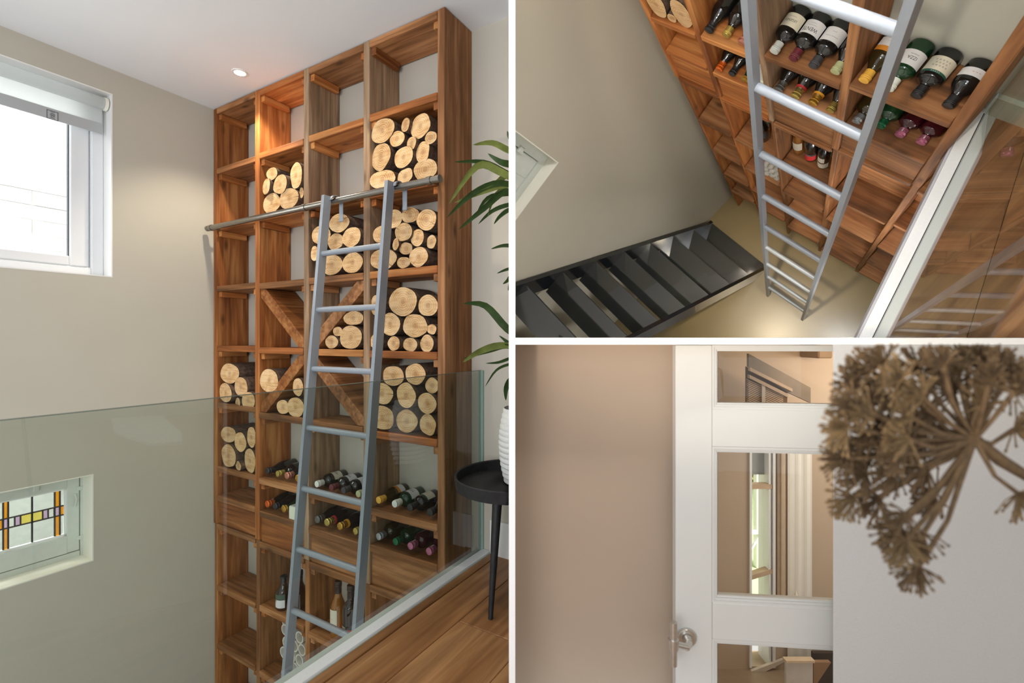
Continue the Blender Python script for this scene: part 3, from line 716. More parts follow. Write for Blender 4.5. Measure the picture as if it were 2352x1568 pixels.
LV = [ # from stem outwards: (x, y, depth offset)
 ([(1205,360,.05),(1168,345,0),(1130,328,-.03),(1086,333,-.05)], 20, 1), ([(1210,420,.05),(1160,395,0),(1110,372,-.03),(1042,372,-.06)], 17, 0),
 ([(1210,430,0),(1150,395,-.05),(1095,382,-.08),(1030,470,-.1)], 24, 1), ([(1215,400,.05),(1180,380,0),(1150,372,-.02),(1120,352,0)], 22, 0),
 ([(1210,440,0),(1150,420,-.05),(1085,445,-.08),(1026,500,-.1)], 20, 0), ([(1210,430,0),(1160,425,-.03),(1110,440,-.06),(1042,466,-.08)], 18, 1),
 ([(1210,445,.0),(1160,440,-.02),(1110,480,-.05),(1052,528,-.07)], 20, 0), ([(1210,450,.02),(1165,445,0),(1120,455,0),(1094,492,0)], 15, 0),
 ([(1212,470,.02),(1170,470,0),(1130,485,0),(1098,515,0)], 14, 0), ([(1215,480,.02),(1175,480,0),(1150,495,0),(1134,515,0)], 14, 0),
 ([(1205,420,.02),(1170,400,0),(1135,425,0),(1112,436,0)], 18, 1), ([(1215,410,.02),(1180,420,0),(1140,445,0),(1120,497,0)], 13, 1),
 ([(1215,568,.02),(1185,565,0),(1155,564,0),(1127,572,0)], 13, 0), ([(1215,610,.02),(1180,615,0),(1160,620,0),(1141,628,0)], 10, 0),
 ([(1215,630,.02),(1178,632,0),(1165,645,0),(1155,652,0)], 12, 0), ([(1215,640,.02),(1180,640,0),(1170,655,0),(1167,668,0)], 9, 0),
 ([(1215,790,0),(1165,755,-.03),(1115,702,-.06),(1064,697,-.08)], 24, 0), ([(1212,800,.02),(1180,795,0),(1165,785,0),(1146,770,0)], 14, 0),
 ([(1215,800,0),(1150,793,-.03),(1100,808,-.06),(1062,832,-.09)], 22, 1), ([(1215,812,0),(1165,795,-.02),(1125,805,-.03),(1062,824,-.06)], 16, 0),
 ([(1215,815,0),(1175,822,-.02),(1145,832,-.03),(1115,834,-.04)], 10, 0), ([(1215,830,0),(1175,835,0),(1140,850,0),(1114,888,0)], 9, 0),
 ([(1215,870,0),(1180,868,0),(1163,890,0),(1162,920,0)], 20, 0), ([(1215,320,0),(1185,325,0),(1170,315,0),(1165,300,0)], 14, 0),
]
for k, (pts, w, c) in enumerate(LV): leaf(pts, w, Yp, M_leafrim if c else M_leaf)
part('stem', MB().tube([MA.inverted() @ (ray(1218, y) * 2.02 + Vector((0, 0, H))) for y in (960, 800, 600, 420)], .012, 8), M_stem, plant)

# ------------------------------------------------------------------ bottles
GLB = [None]
def bottle_glass(name, rgb, trans=0.0):
    m, nt, b = new_mat(name); b.inputs['Base Color'].default_value = srgb(*rgb); b.inputs['Roughness'].default_value = 0.06
    b.inputs['Specular IOR Level'].default_value = 0.6; b.inputs['Coat Weight'].default_value = 0.3; b.inputs['Transmission Weight'].default_value = trans
    return m
G_dark = bottle_glass('dark_bottle_glass', (22, 22, 22)); G_green = bottle_glass('green_bottle_glass', (20, 62, 36), .25)
G_amber = bottle_glass('amber_bottle_glass', (176, 112, 40), .35); G_rose = bottle_glass('red_wine_glass', (60, 14, 24), .1); G_olive = bottle_glass('olive_bottle_glass', (58, 48, 22), .25)
def foil(name, rgb, metal=.7, rough=.35): return plain(name, rgb, rough, metal, .25, 120, .5)
CAP = dict(black=plain('black_capsule', (36, 36, 38), .4, noise=.15), gold=foil('gold_foil', (200, 178, 96)), rosegold=foil('rose_gold_foil', (206, 138, 118)), white=plain('white_cap', (226, 230, 222), .45),
           maroon=plain('maroon_capsule', (104, 42, 50), .35, noise=.1), grey=plain('dark_grey_capsule', (62, 62, 66), .45, noise=.1), palegreen=plain('pale_green_cap', (178, 184, 138), .4), yellow=plain('yellow_cap', (232, 178, 70), .45),
           orange=foil('orange_foil', (222, 104, 32), .4), silver=foil('silver_cap', (176, 182, 188)), green=foil('green_cap', (32, 112, 74), .5), pink=foil('pink_cap', (186, 112, 142), .5), mesh=plain('silver_mesh_foil', (120, 120, 116), .4, .6, .6, 260, 1.0),
           oldgold=foil('golden_wire_cap', (196, 150, 60)), cork=plain('cork_top', (196, 160, 110), .8))
PAP = dict(cream=plain('cream_label', (222, 216, 196), .8, noise=.02), white=plain('white_label', (222, 222, 224), .8, noise=.02), orange=plain('orange_label', (216, 140, 44), .7), green=plain('green_band', (36, 92, 76), .7), darkgreen=plain('green_label', (70, 96, 80), .8), red=plain('red_label', (206, 36, 38), .7), black=plain('black_label', (30, 28, 28), .7))
def bottle(frame, pos, rotm, L, R, style, glass, cap, label, group, room, lab=None, name='wine_bottle', twist=0.0):
    """pos: centre of the base; lab: list of (z0, z1, half angle, paper, [(text, size, z, ink)])"""
    rot = rotm @ Matrix.Rotation(twist, 4, 'Z')
    root = thing(name, label, 'bottle', frame, pos, group, rot, room)
    nr = R * .40
    if style == 'bordeaux': prof = [(0, .012 * L), (R * .7, .0), (R * .96, .006 * L), (R, .03 * L), (R, .60 * L), (R * .93, .64 * L), (R * .70, .685 * L), (nr * 1.15, .72 * L), (nr, .76 * L), (nr, .97 * L)]
    elif style == 'burgundy': prof = [(0, .012 * L), (R * .7, 0), (R * .96, .006 * L), (R, .03 * L), (R, .46 * L), (R * .93, .54 * L), (R * .74, .62 * L), (R * .54, .69 * L), (nr * 1.05, .76 * L), (nr, .80 * L), (nr, .97 * L)]
    elif style == 'beer': prof = [(0, .012 * L), (R * .9, 0), (R, .03 * L), (R, .52 * L), (R * .8, .60 * L), (R * .55, .70 * L), (nr, .82 * L), (nr, .97 * L)]
    else: prof = [(0, .012 * L), (R * .7, 0), (R * .96, .006 * L), (R, .03 * L), (R, .44 * L), (R * .9, .54 * L), (R * .68, .65 * L), (R * .5, .76 * L), (nr, .84 * L), (nr, .95 * L)]
    part('glass_body', MB().lathe(prof, 24), glass, root)
    if style == 'champagne':
        cp = [(R * .56, .70 * L), (R * .46, .80 * L), (nr * 1.10, .86 * L), (nr * 1.28, .885 * L), (nr * 1.12, .905 * L), (nr * 1.34, .935 * L), (nr * 1.36, .97 * L), (nr * 1.1, .992 * L), (0, L)]
    elif style == 'wired':
        cp = [(nr * 1.15, .88 * L), (nr * 1.3, .90 * L), (nr * 1.05, .92 * L), (nr * 1.4, .95 * L), (nr * 1.4, .975 * L), (nr * 1.0, .995 * L), (0, L)]
    elif style == 'beer': cp = [(nr * 1.25, .95 * L), (nr * 1.3, .965 * L), (nr * 1.1, .99 * L), (0, L)]
    else:
        cp = [(nr * 1.08, .775 * L), (nr * 1.08, .90 * L), (nr * 1.2, .91 * L), (nr * 1.08, .925 * L), (nr * 1.2, .94 * L), (nr * 1.10, .955 * L), (nr * 1.16, .965 * L), (nr * 1.12, .995 * L), (nr * .9, L), (0, L)]
    part('capsule', MB().lathe(cp, 20), CAP[cap], root)
    if cap in ('gold', 'oldgold') and style == 'wired':
        part('wire_cage', MB().tube([(nr * 1.5, 0, .86 * L), (nr * 1.55, 0, .95 * L), (0, nr * 1.5, .99 * L)], .0012, 5).tube([(-nr * 1.5, 0, .86 * L), (-nr * 1.55, 0, .95 * L), (0, nr * 1.5, .99 * L)], .0012, 5), CAP['gold'], root)
    for (z0, z1, ha, pap, txt) in (lab or []):
        p_ = part('paper_label', MB().patch(R * 1.012, z0 * L, z1 * L, -ha, ha), PAP[pap], root)
        for tx in txt:
            body, sz, zc, ink = tx[:4]
            part('lettering', add_text_cyl(MB(), body, sz * R, R * 1.022, zc * L), ink, p_)
    return root
LIE = Matrix.Rotation(PI / 2, 4, 'X')
def cap_text(root, body, size, r, zc, ink): part('lettering', add_text_cyl(MB(), body, size, r, zc), ink, root)
K = M_black
# kind: style, glass, cap, label list, description
BT = {
 'F2': [('champagne', G_dark, 'black', [], 'dark bottle with black foil neck'), ('burgundy', G_dark, 'gold', [], 'black bottle with gold capped neck'), ('champagne', G_dark, 'rosegold', [], 'sparkling wine bottle with rose-gold foil'), ('champagne', G_dark, 'oldgold', [], 'bottle with small golden foil top')],
 'F3': [('bordeaux', G_dark, 'white', [(.20, .50, 1.3, 'cream', [('LEGENDE', .30, .36, K), ('~~~~~~', .24, .28, M_ink)])], 'cream-labelled wine bottle with white screw cap'),
        ('bordeaux', G_dark, 'maroon', [(.20, .50, 1.3, 'white', [('WENTE', .46, .40, K), ('~~~~~~~', .22, .32, M_ink), ('~~~~~', .2, .27, M_ink)])], 'wine bottle with maroon capsule and lettered white label'),
        ('bordeaux', G_dark, 'grey', [(.20, .50, 1.3, 'white', [('~~~~ ~~~', .28, .40, M_ink), ('~~~~', .2, .30, M_ink)])], 'wine bottle with dark grey capsule and pale label'),
        ('burgundy', G_dark, 'palegreen', [], 'slim dark bottle with pale green screw cap')],
 'F4': [('burgundy', G_olive, 'yellow', [(.16, .34, 1.0, 'white', [('_ _ _ _', .22, .26, M_ink)]), (.34, .44, 1.0, 'orange', [])], 'brown bottle with bright yellow cap'),
        ('bordeaux', G_green, 'white', [(.24, .55, 1.2, 'white', [('IZZA', .36, .40, K), ('~~~~', .3, .33, K)])], 'green bottle with white cap and white label'),
        ('bordeaux', G_dark, 'black', [(.20, .50, 1.35, 'cream', [('= = = = =', .3, .40, M_ink), ('= = = =', .3, .34, M_ink), ('= = = = =', .3, .28, M_ink)]), (.50, .55, 1.35, 'green', [('= = = = =', .18, .525, M_inkwhite)])], 'wine bottle with black capsule and green-banded cream label'),
        ('burgundy', G_dark, 'black', [(.22, .40, 1.4, 'white', [('~ ~ ~', .3, .31, M_inkred)])], 'sloping black bottle with wide white label band')],
 'G2': [('champagne', G_dark, 'orange', [], 'sparkling bottle with bright orange foil'), ('champagne', G_dark, 'black', [], 'dark bottle with torn black foil'), ('wired', G_green, 'oldgold', [], 'bottle with wired golden cork')],
 'G3': [('champagne', G_dark, 'mesh', [], 'dark bottle with silver mesh foil'), ('champagne', G_dark, 'gold', [], 'sparkling bottle with gold foil and red collar'), ('champagne', G_dark, 'oldgold', [], 'sparkling bottle with gold foil and yellow collar'), ('burgundy', G_dark, 'gold', [], 'slim bottle with crinkled gold-green foil')],
 'G4': [('bordeaux', G_olive, 'silver', [], 'amber wine bottle with silver screw cap'), ('bordeaux', G_green, 'green', [], 'green wine bottle with green screw cap'), ('bordeaux', G_rose, 'pink', [], 'left one of two bottles with pink screw caps'), ('bordeaux', G_rose, 'pink', [], 'right one of two bottles with pink screw caps')],
}
def collar(root, L, R, m, hole=False):
    part('collar', MB().lathe([(R * .60, .70 * L), (R * .56, .755 * L), (R * .58, .757 * L)], 20), m, root)
M_redcol = plain('red_collar', (206, 58, 62), .5); M_yelcol = plain('yellow_collar', (240, 168, 40), .5)
def axis_script(root, r0, r1, z0, z1, ink):
    mb = MB(); n = 13
    for i in range(n - 1):
        if i in (8, 10): continue
        p = []
        for j in (i, i + 1):
            t = j / (n - 1); a = .11 * (-1) ** j; r = (r0 + (r1 - r0) * t) * 1.03
            p.append((r * math.sin(a), r * math.cos(a), z0 + (z1 - z0) * t))
        mb.tube(p, .0006, 4)
    part('lettering', mb, ink, root)
TIPA = {'F2': [(350,437),(415,443),(462,460),(520,480)], 'F3': [(615,497),(705,518),(770,537),(850,560)], 'G2': [(335,612),(395,627),(445,648)], 'G3': [(612,697),(678,717),(748,742),(835,767)]}
TIPA = {k: [(460 + x / 2.347, 900 + y / 2.347) for x, y in v] for k, v in TIPA.items()}
TIPA['F4'] = [(780 + x / 2.347, 900 + y / 2.347) for x, y in [(200,585),(295,603),(378,637),(485,658)]]
TIPA['G4'] = [(780 + x / 2.347, 900 + y / 2.347) for x, y in [(205,803),(300,825),(380,848),(480,880)]]
ROWI = {'F': 6, 'G': 7}
RA = 0.039
for key, tips in TIPA.items():
    c = int(key[1]) - 1; z = ZR[c][ROWI[key[0]]]; prev = -9
    for (tx, ty), (style, glass, cap, lab, desc) in zip(tips, BT[key]):
        s_, _z = a_front(tx, ty, D0 + .02)
        s_ = min(max(s_, US[c][1] + RA + .003), US[c + 1][0] - RA - .002); s_ = max(s_, prev + 2 * RA + .001); prev = s_
        L_ = DB - D0 - .026
        rt = bottle(MA, (s_, DB - .006, z + RA + .0005), LIE, L_, RA, style, glass, cap, desc + ', behind the glass', 'bottles lying on the tall shelving', 'A', lab, twist=random.uniform(-.3, .3))
        if 'red collar' in desc: collar(rt, L_, RA, M_redcol); cap_text(rt, 'PIPER', .014, RA * .56, .80 * L_, K)
        if 'yellow collar' in desc: collar(rt, L_, RA, M_yelcol)
        if 'orange' in desc: axis_script(rt, RA * .46, RA * .54, .80 * L_, .73 * L_, M_inkwhite)
        if 'pink' in desc: axis_script(rt, RA * .432, RA * .432, .89 * L_, .79 * L_, M_inkwhite)
# standing bottles of room A
STAND = Matrix.Rotation(PI, 4, 'Z')
def stand_A(px, base_y, top_y, c, row, R, style, glass, cap, desc, lab, dd=.06):
    d = D0 + dd; s_, _ = a_front(px, base_y, d); z = ZR[c][row]
    zt_ = a_front(px, top_y, d)[1]
    return bottle(MA, (s_, d, z + .0005), STAND, zt_ - z, R, style, glass, cap, desc, 'bottles standing in the lower shelving', 'A', lab, twist=-.5)
stand_A(652, 1389, 1321, 1, 9, .045, 'beer', G_dark, 'black', 'short dark beer bottle with green and white label, behind the glass', [(.10, .34, 1.6, 'white', [('DIER', .42, .31, K), ('~~~~', .2, .22, M_ink)]), (.36, .50, 1.6, 'darkgreen', [])])
stand_A(687, 1395, 1310, 1, 9, .048, 'burgundy', G_dark, 'black', 'dark bottle with white print, behind the left ladder stile', [(.2, .4, 1.4, 'black', [('VOSK', .4, .32, M_inkwhite), ('= = =', .3, .25, M_inkwhite)])])
stand_A(777, 1446, 1332, 2, 9, .042, 'burgundy', G_amber, 'black', 'amber spirit bottle with cream label, behind the glass', [(.24, .52, 1.2, 'cream', [('~~~~~', .2, .42, M_ink), ('~~ ~~~~', .34, .35, M_inkred)])])
stand_A(806, 1455, 1342, 2, 9, .044, 'bordeaux', G_dark, 'black', 'black port bottle with red label, behind the glass', [(.08, .27, 1.4, 'red', [('RUBY', .3, .2, M_inkwhite)]), (.27, .33, 1.4, 'black', [("SKIPPER'S", .32, .30, M_inkwhite)])])
# cream gift box
def gift_box(frame, lo, hi, label, room):
    b = thing('gift_box', label, 'box', frame, ((lo[0] + hi[0]) / 2, (lo[1] + hi[1]) / 2, lo[2]), room=room)
    m = plain('cream_card', (224, 226, 206), .7, noise=.02)
    bd_ = part('carton', MB().chamfer_box(lo, hi, .002), m, b)
    part('lid_flap', MB().box((lo[0] + .004, lo[1] + .004, hi[2]), (hi[0] - .004, hi[1] - .004, hi[2] + .003)), plain('box_lid', (206, 206, 196), .7), b)
    cx, cz = (lo[0] + hi[0]) / 2, (lo[2] * .55 + hi[2] * .45); r = .012; mb = MB()
    mb.tube([(cx + r * math.cos(t * PI / 6), lo[1] - .0008, cz + r * 1.25 * math.sin(t * PI / 6)) for t in range(13)], .0008, 4)
    vs, fs = text_mesh('~', .016); mb.add([(cx + v.x, lo[1] - .001, cz + v.y) for v in vs], fs)
    part('emblem', mb, plain('brown_ink', (120, 96, 60), .7), bd_); return b
s0, z0 = a_front(663.5, 1190, D0 + .01); s1 = a_front(699, 1190, D0 + .01)[0]; zb_ = ZR[1][7]; zt_ = a_front(664, 1162, D0 + .01)[1]
gift_box(MA, (s0, D0 + .01, zb_ + .0005), (US[2][0] - .004, D0 + .15, zt_), 'cream gift box beside the bottles, behind the left ladder stile', 'A')
# white tube rack
def tube_rack(frame, x0, x1, y0, y1, z0, z1, rows, cols, label, room):
    b = thing('tube_rack', label, 'rack', frame, ((x0 + x1) / 2, (y0 + y1) / 2, z0), room=room)
    m = plain('white_glazed_tube', (214, 210, 200), .5, noise=.04); w = (x1 - x0) / cols; h = (z1 - z0) / (1 + (rows - 1) * .87)
    for r in range(rows):
        for c in range(cols):
            x = x0 + w * (c + .5) + (w * .25 if r % 2 else -w * .05); z = z0 + h * .5 + r * h * .87
            R_ = min(w, h) * .5 * random.uniform(.95, 1.06); n = 14; t = .78; yy = y0 + random.uniform(-.006, .006)
            vs = []; fs = []
            for (rr, y) in ((R_, yy), (R_, y1), (R_ * t, y1), (R_ * t, yy)):
                vs += [(x + rr * math.cos(2 * PI * k / n), y, z + rr * math.sin(2 * PI * k / n)) for k in range(n)]
            for i in range(4):
                for k in range(n):
                    a_ = i * n + k; b2 = i * n + (k + 1) % n; j = ((i + 1) % 4) * n; fs.append((a_, b2, j + (k + 1) % n, j + k))
            part('tube', MB().add(vs, fs, True), m, b)
    return b
s0 = a_front(645, 1500, D0 + .02)[0]; s1 = a_front(699, 1500, D0 + .02)[0]
rk = tube_rack(MA, s0, s1 - .01, D0 + .02, D0 + .14, ZR[1][10] + .003, a_front(660, 1436, D0 + .02)[1], 5, 3, 'white rack of clustered round tubes behind the lower ladder', 'A')
part('hoop_handle', MB().tube([(s0 + .03 + .045 * math.cos(t * PI / 8), D0 + .05 + .02 * math.sin(t * PI / 8), a_front(660, 1440, D0 + .02)[1]) for t in range(17)], .006, 8), plain('white_handle', (214, 210, 200), .5), rk)

# ================================================================== ROOM B : stairwell seen from above
V = lambda x, y, zd: (S * x, S * y, -S * zd)
XW, YB, ZF, ZUP = -1.264, 0.133, 2.15, -0.57
M_wallB = plain('greige_paint', (186, 180, 164), 0.85, noise=.015, scale=3, bump=.1, spec=.25)
M_wallBb = plain('pale_grey_green_paint', (196, 198, 186), 0.85, noise=.015, scale=3)
M_floorB = plain('polished_concrete', (134, 118, 84), 0.28, noise=.08, scale=2.5, spec=.5)
MW = MB_ @ Matrix.Translation((S * -1.243, S * .052, 0)) @ Matrix.Rotation(-.116, 4, 'Z'); MWI = MW.inverted()
_o = MWI @ Vector((0, 0, H)); _d = MWI.to_3x3() @ ray(1283, 373); wb = _o + _d * (-_o.x / _d.x); wy, wz = wb.y, wb.z
hole = (wy - .9, wy, wz, wz + .8)
mb = MB(); wall_with_holes(mb, 0.0, .16, S * -2.7, S * .13, -S * ZF - .05, 3.4, [hole])
struct('wall_stair', mb, M_wallB, MW, 'greige plaster wall beside the black stairs seen from above', 'B')
struct('wall_rear', MB().box((S * XW - .2, S * YB, -S * ZF - .05), (S * 1.6, S * YB + .08, 3.4)), M_wallBb, MB_, 'pale wall behind the shelving seen from above', 'B')
struct('floor_stairwell', MB().box((S * XW - .6, S * -2.6, -S * ZF - .08), (S * 1.6, S * YB, -S * ZF)), M_floorB, MB_, 'smooth olive concrete floor at the bottom of the stairwell', 'B')
# window corner
w3 = bpy.data.objects.new('window_3', None); COL.objects.link(w3); w3.matrix_world = MW @ Matrix.Translation((0, wy, wz)); w3['label'] = 'white window corner low on the stairwell wall, seen from above'; w3['kind'] = 'structure'
w3['bx'], w3['by'], w3['bz'], w3['loc'] = 0, wy, wz, 0; REG.append((w3, 'B'))
x_ = 0.0
mb = MB(); mb.box((x_ - .15, wy - .006, wz), (x_ + .001, wy, wz + .8)); mb.box((x_ - .15, wy - .9, wz), (x_ + .001, wy - .006, wz + .006)); part('reveal', mb, M_cream, w3)
mb = MB(); mb.box((x_ - .15, wy - .066, wz + .006), (x_ - .07, wy - .006, wz + .8)); mb.box((x_ - .15, wy - .9, wz + .006), (x_ - .07, wy - .066, wz + .066)); part('outer_frame', mb, M_frame2, w3)
mb = MB(); mb.chamfer_box((x_ - .14, wy - .19, wz + .07), (x_ - .075, wy - .07, wz + .8), .004); mb.chamfer_box((x_ - .14, wy - .9, wz + .07), (x_ - .075, wy - .19, wz + .19), .004); part('sash', mb, M_frame2, w3)
part('pane', MB().box((x_ - .12, wy - .9, wz + .19), (x_ - .115, wy - .19, wz + .8)), M_pane, w3)
part('hinge', MB().chamfer_box((x_ - .074, wy - .085, wz + .26), (x_ - .055, wy - .05, wz + .30), .003), M_frame2, w3)

# shelving of room B
shB = thing('wall_shelving', 'reclaimed wood shelving with lying bottles, seen from above', 'shelving', MB_, V(-.6, .06, ZF), room='B')
UB = [(-1.151, -1.130), (-.932, -.908), (-.682, -.660), (-.411, -.384), (-.109, -.080)]
BRD = {0: [-1.40, -.665, -.434, -.192, .262, .725, 1.20, 1.63], 1: [-1.40, -.675, -.418, -.19, .287, .75, 1.24, 1.68], 2: [-1.40, -.715, -.455, -.172, .36, .832, 1.30, 1.81], 3: [-1.40, -.745, -.435, -.20, .45, .93, 1.43, 1.95], 4: [-.16, .39, .95, 1.53, 2.03]}
dB = YB - .002
spl = [-.19, -.19, -.18, -.19, -.19]
umB = [WO, WO, WGR, WBR, WBR]
for k, (a, b_) in enumerate(UB):
    lo, hi = V(a, 0, spl[k]), V(b_, dB, -1.75)
    part('upright', MB().chamfer_box(lo, hi, .004), umB[k][2], shB)
    lo, hi = V(a + .003, .006, ZF), V(b_ - .002, dB, spl[k] + .003)
    part('upright', MB().chamfer_box(lo, hi, .004), WBR[2] if k > 1 else WO[2], shB)
part('upright', MB().chamfer_box(V(.30, .006, ZF), V(.325, dB, -.45), .004), WBR[2], shB)
THB = .036 / S
for c, zs in BRD.items():
    x0, x1 = (UB[c][1], UB[c + 1][0]) if c < 4 else (UB[4][1], .30)
    for r, z in enumerate(zs):
        mt = WBR[0] if (c > 1 or r > 3) else WO[0]
        part('shelf_board', MB().chamfer_box(V(x0 + .001, -.003, z + THB), V(x1 - .001, dB, z), .003), mt, shB)
        if c < 4 and r == 2:
            part('front_panel', MB().chamfer_box(V(x0 + .002, .010, zs[3] - .001), V(x1 - .002, .028, z + THB + .001), .002), WO[0] if c < 2 else WBR[0], shB, 'knotty front panel below the bottles')
            continue
        for sx in (0, 1):
            a, b_ = (x0 + .001, x0 + .026) if sx == 0 else (x1 - .026, x1 - .001)
            part('batten', MB().chamfer_box(V(a, .008, z + THB + .026), V(b_, dB - .02, z + THB + .001), .002), WO[1] if c < 2 else WBR[1], shB)
for r in (3, 4, 5, 6):
    part('back_panel', MB().box(V(UB[3][1], YB - .008, BRD[3][r + 1] if r < 7 else ZF), V(UB[4][0], YB - .003, BRD[3][r] + THB)), WBR[0], shB)
for r in (0, 1, 2, 3):
    part('back_panel', MB().box(V(UB[4][1], YB - .008, BRD[4][r + 1]), V(.30, YB - .003, BRD[4][r] + THB)), WBR[0], shB)
# bottles of room B
TIPB = {'F2': [(1616,69),(1650.5,76.5),(1680,92)], 'F3': [(1765,116),(1815,135),(1857,150),(1908,163)], 'F4': [(1974,183),(2040,205),(2103,222),(2181,247)],
        'G2': [(1634,158),(1663,166),(1689,178.6)], 'G3': [(1776,205),(1809.6,218),(1848,233),(1891,249.5)], 'G4': [(1958.6,278),(2020,292),(2055.6,308.7),(2113,329)]}
RB_ = .039
for key, tips in TIPB.items():
    RB = .034 if key == 'G2' else RB_
    c = int(key[1]) - 1; zt_ = BRD[c][{'F': 1, 'G': 2}[key[0]]]; zax = -S * zt_ + RB; prev = -9
    for (tx, ty), (style, glass, cap, lab, desc) in zip(tips, BT[key]):
        p = b_plane(tx, ty, 2, zax); y0 = min(max(p.y, .004), .04)
        x = min(max(p.x, S * UB[c][1] + RB + .002), S * UB[c + 1][0] - RB - .002); x = max(x, prev + 2 * RB + .001); prev = x
        L_ = S * YB - .004 - y0
        if key == 'G2': g2_end = x + RB
        rt = bottle(MB_, (x, S * YB - .004, zax + .0005), LIE, L_, RB, style, glass, cap, desc + ', seen from above', 'bottles lying on the shelving seen from above', 'B', lab, twist=random.uniform(-.15, .15))
        if 'red collar' in desc: collar(rt, L_, RB, M_redcol); cap_text(rt, 'PIPER', .013, RB * .56, .80 * L_, K)
        if 'yellow collar' in desc: collar(rt, L_, RB, M_yelcol)
        if 'orange' in desc: axis_script(rt, RB * .46, RB * .54, .80 * L_, .73 * L_, M_inkwhite)
        if 'pink' in desc: axis_script(rt, RB * .432, RB * .432, .89 * L_, .79 * L_, M_inkwhite)
def stand_B(px, py, zt_, h, R, style, glass, cap, desc, lab):
    p = b_plane(px, py, 2, -S * zt_)
    return bottle(MB_, (p.x, min(p.y, S * YB - R - .004), p.z + .0005), STAND, h, R, style, glass, cap, desc, 'bottles standing in the shelving seen from above', 'B', lab, twist=-.1)
stand_B(1836, 345, .36, .40, .034, 'burgundy', G_amber, 'black', 'amber spirit bottle with cream label, seen from above', [(.22, .5, 1.2, 'cream', [('~~ ~~~~', .36, .34, M_inkred)])])
stand_B(1864, 360, .36, .40, .036, 'bordeaux', G_dark, 'black', 'black port bottle with red label, seen from above', [(.08, .27, 1.4, 'red', [('RUBY', .3, .2, M_black)]), (.27, .33, 1.4, 'black', [("SKIPPER'S", .3, .30, M_inkwhite)])])
stand_B(1892, 376, .36, .40, .034, 'bordeaux', G_dark, 'maroon', 'dark bottle with two cream labels, right of the red-labelled bottle', [(.05, .24, 1.4, 'cream', [('~~ ~', .3, .14, M_inkred)]), (.28, .46, .7, 'cream', [])])
stand_B(1755, 315, .287, .36, .036, 'burgundy', G_dark, 'black', 'dark bottle with white print by the left ladder stile, seen from above', [(.2, .42, 1.4, 'black', [('VOSK', .42, .30, M_inkwhite)])])
zb_ = -S * BRD[1][2]
gift_box(MB_, (max(b_plane(1703, 190, 1, .01).x, g2_end + .002), .012, zb_ + .0005), (S * UB[2][0] - .004, .11, zb_ + .085), 'cream gift box beside orange-foiled bottle, seen from above', 'B')
zb_ = -S * BRD[1][5]
xr = b_plane(1752, 385, 1, .02).x
tube_rack(MB_, xr, S * UB[2][0] - .01, .02, .11, zb_ + .002, zb_ + .24, 5, 3, 'white rack of clustered tubes behind the ladder, seen from above', 'B')
# logs of room B
for px, py, rx, ry, lab in ((1513, 8, 17, 44, 'large pale log at left of the three, seen from above'), (1541, 40, 9, 18, 'small log between two large ones, seen from above'), (1566, 22, 17, 46, 'large pale log at right of the three, seen from above')):
    yb_ = .012; p = b_plane(px, py, 1, yb_); pl = b_plane(px - rx, py, 1, yb_); prr = b_plane(px + rx, py, 1, yb_)
    r_ = (prr.x - pl.x) / 2 * .62; zt_ = -S * BRD[0][1]
    rz_ = {17: .10, 9: .034}[rx]; xx = {1513: -1.083, 1541: -1.030, 1566: -.976}[px] * S
    rx_ = {17: .052, 9: .022}[rx]
    make_log('firewood_log', lab, 'logs at the top of the view from above', MB_, (xx, .012, zt_ + rz_ + .001), rx_, rz_, .12, 'B', False)

# ladder of room B
Bp = Vector(V(-.472, -.482, 2.15)); Ev = Vector((S * .308, S * -.012, S * .008)); Dv = Vector((-.022, .102, .995)).normalized()
ladB = thing('ladder', 'grey metal ladder descending to the concrete floor, seen from above', 'ladder', MB_, Bp + Ev / 2, room='B')
eh = Ev.normalized(); nh = eh.cross(Dv).normalized()
Lh = 3.62 * S
for side in (0, 1):
    o_ = (-.020, .003) if side == 0 else (-.003, .020)
    c0 = Bp + (Ev if side else Vector((0, 0, 0)))
    poly = [c0 + eh * o_[0] - nh * .016, c0 + eh * o_[1] - nh * .016, c0 + eh * o_[1] + nh * .016, c0 + eh * o_[0] + nh * .016]
    # level foot on the floor
    part('stile', MB().prism([q_ - Dv * ((q_.z + S * ZF) / Dv.z) for q_ in poly], Dv * Lh), M_ladder, ladB)
for h in (.372, .738, 1.11, 1.498, 1.872, 2.289, 2.69, 3.104, 3.50):
    a = Bp + Dv * h * S; part('rung', MB().tube([a, a + Ev], .0155, 14), M_ladder, ladB)

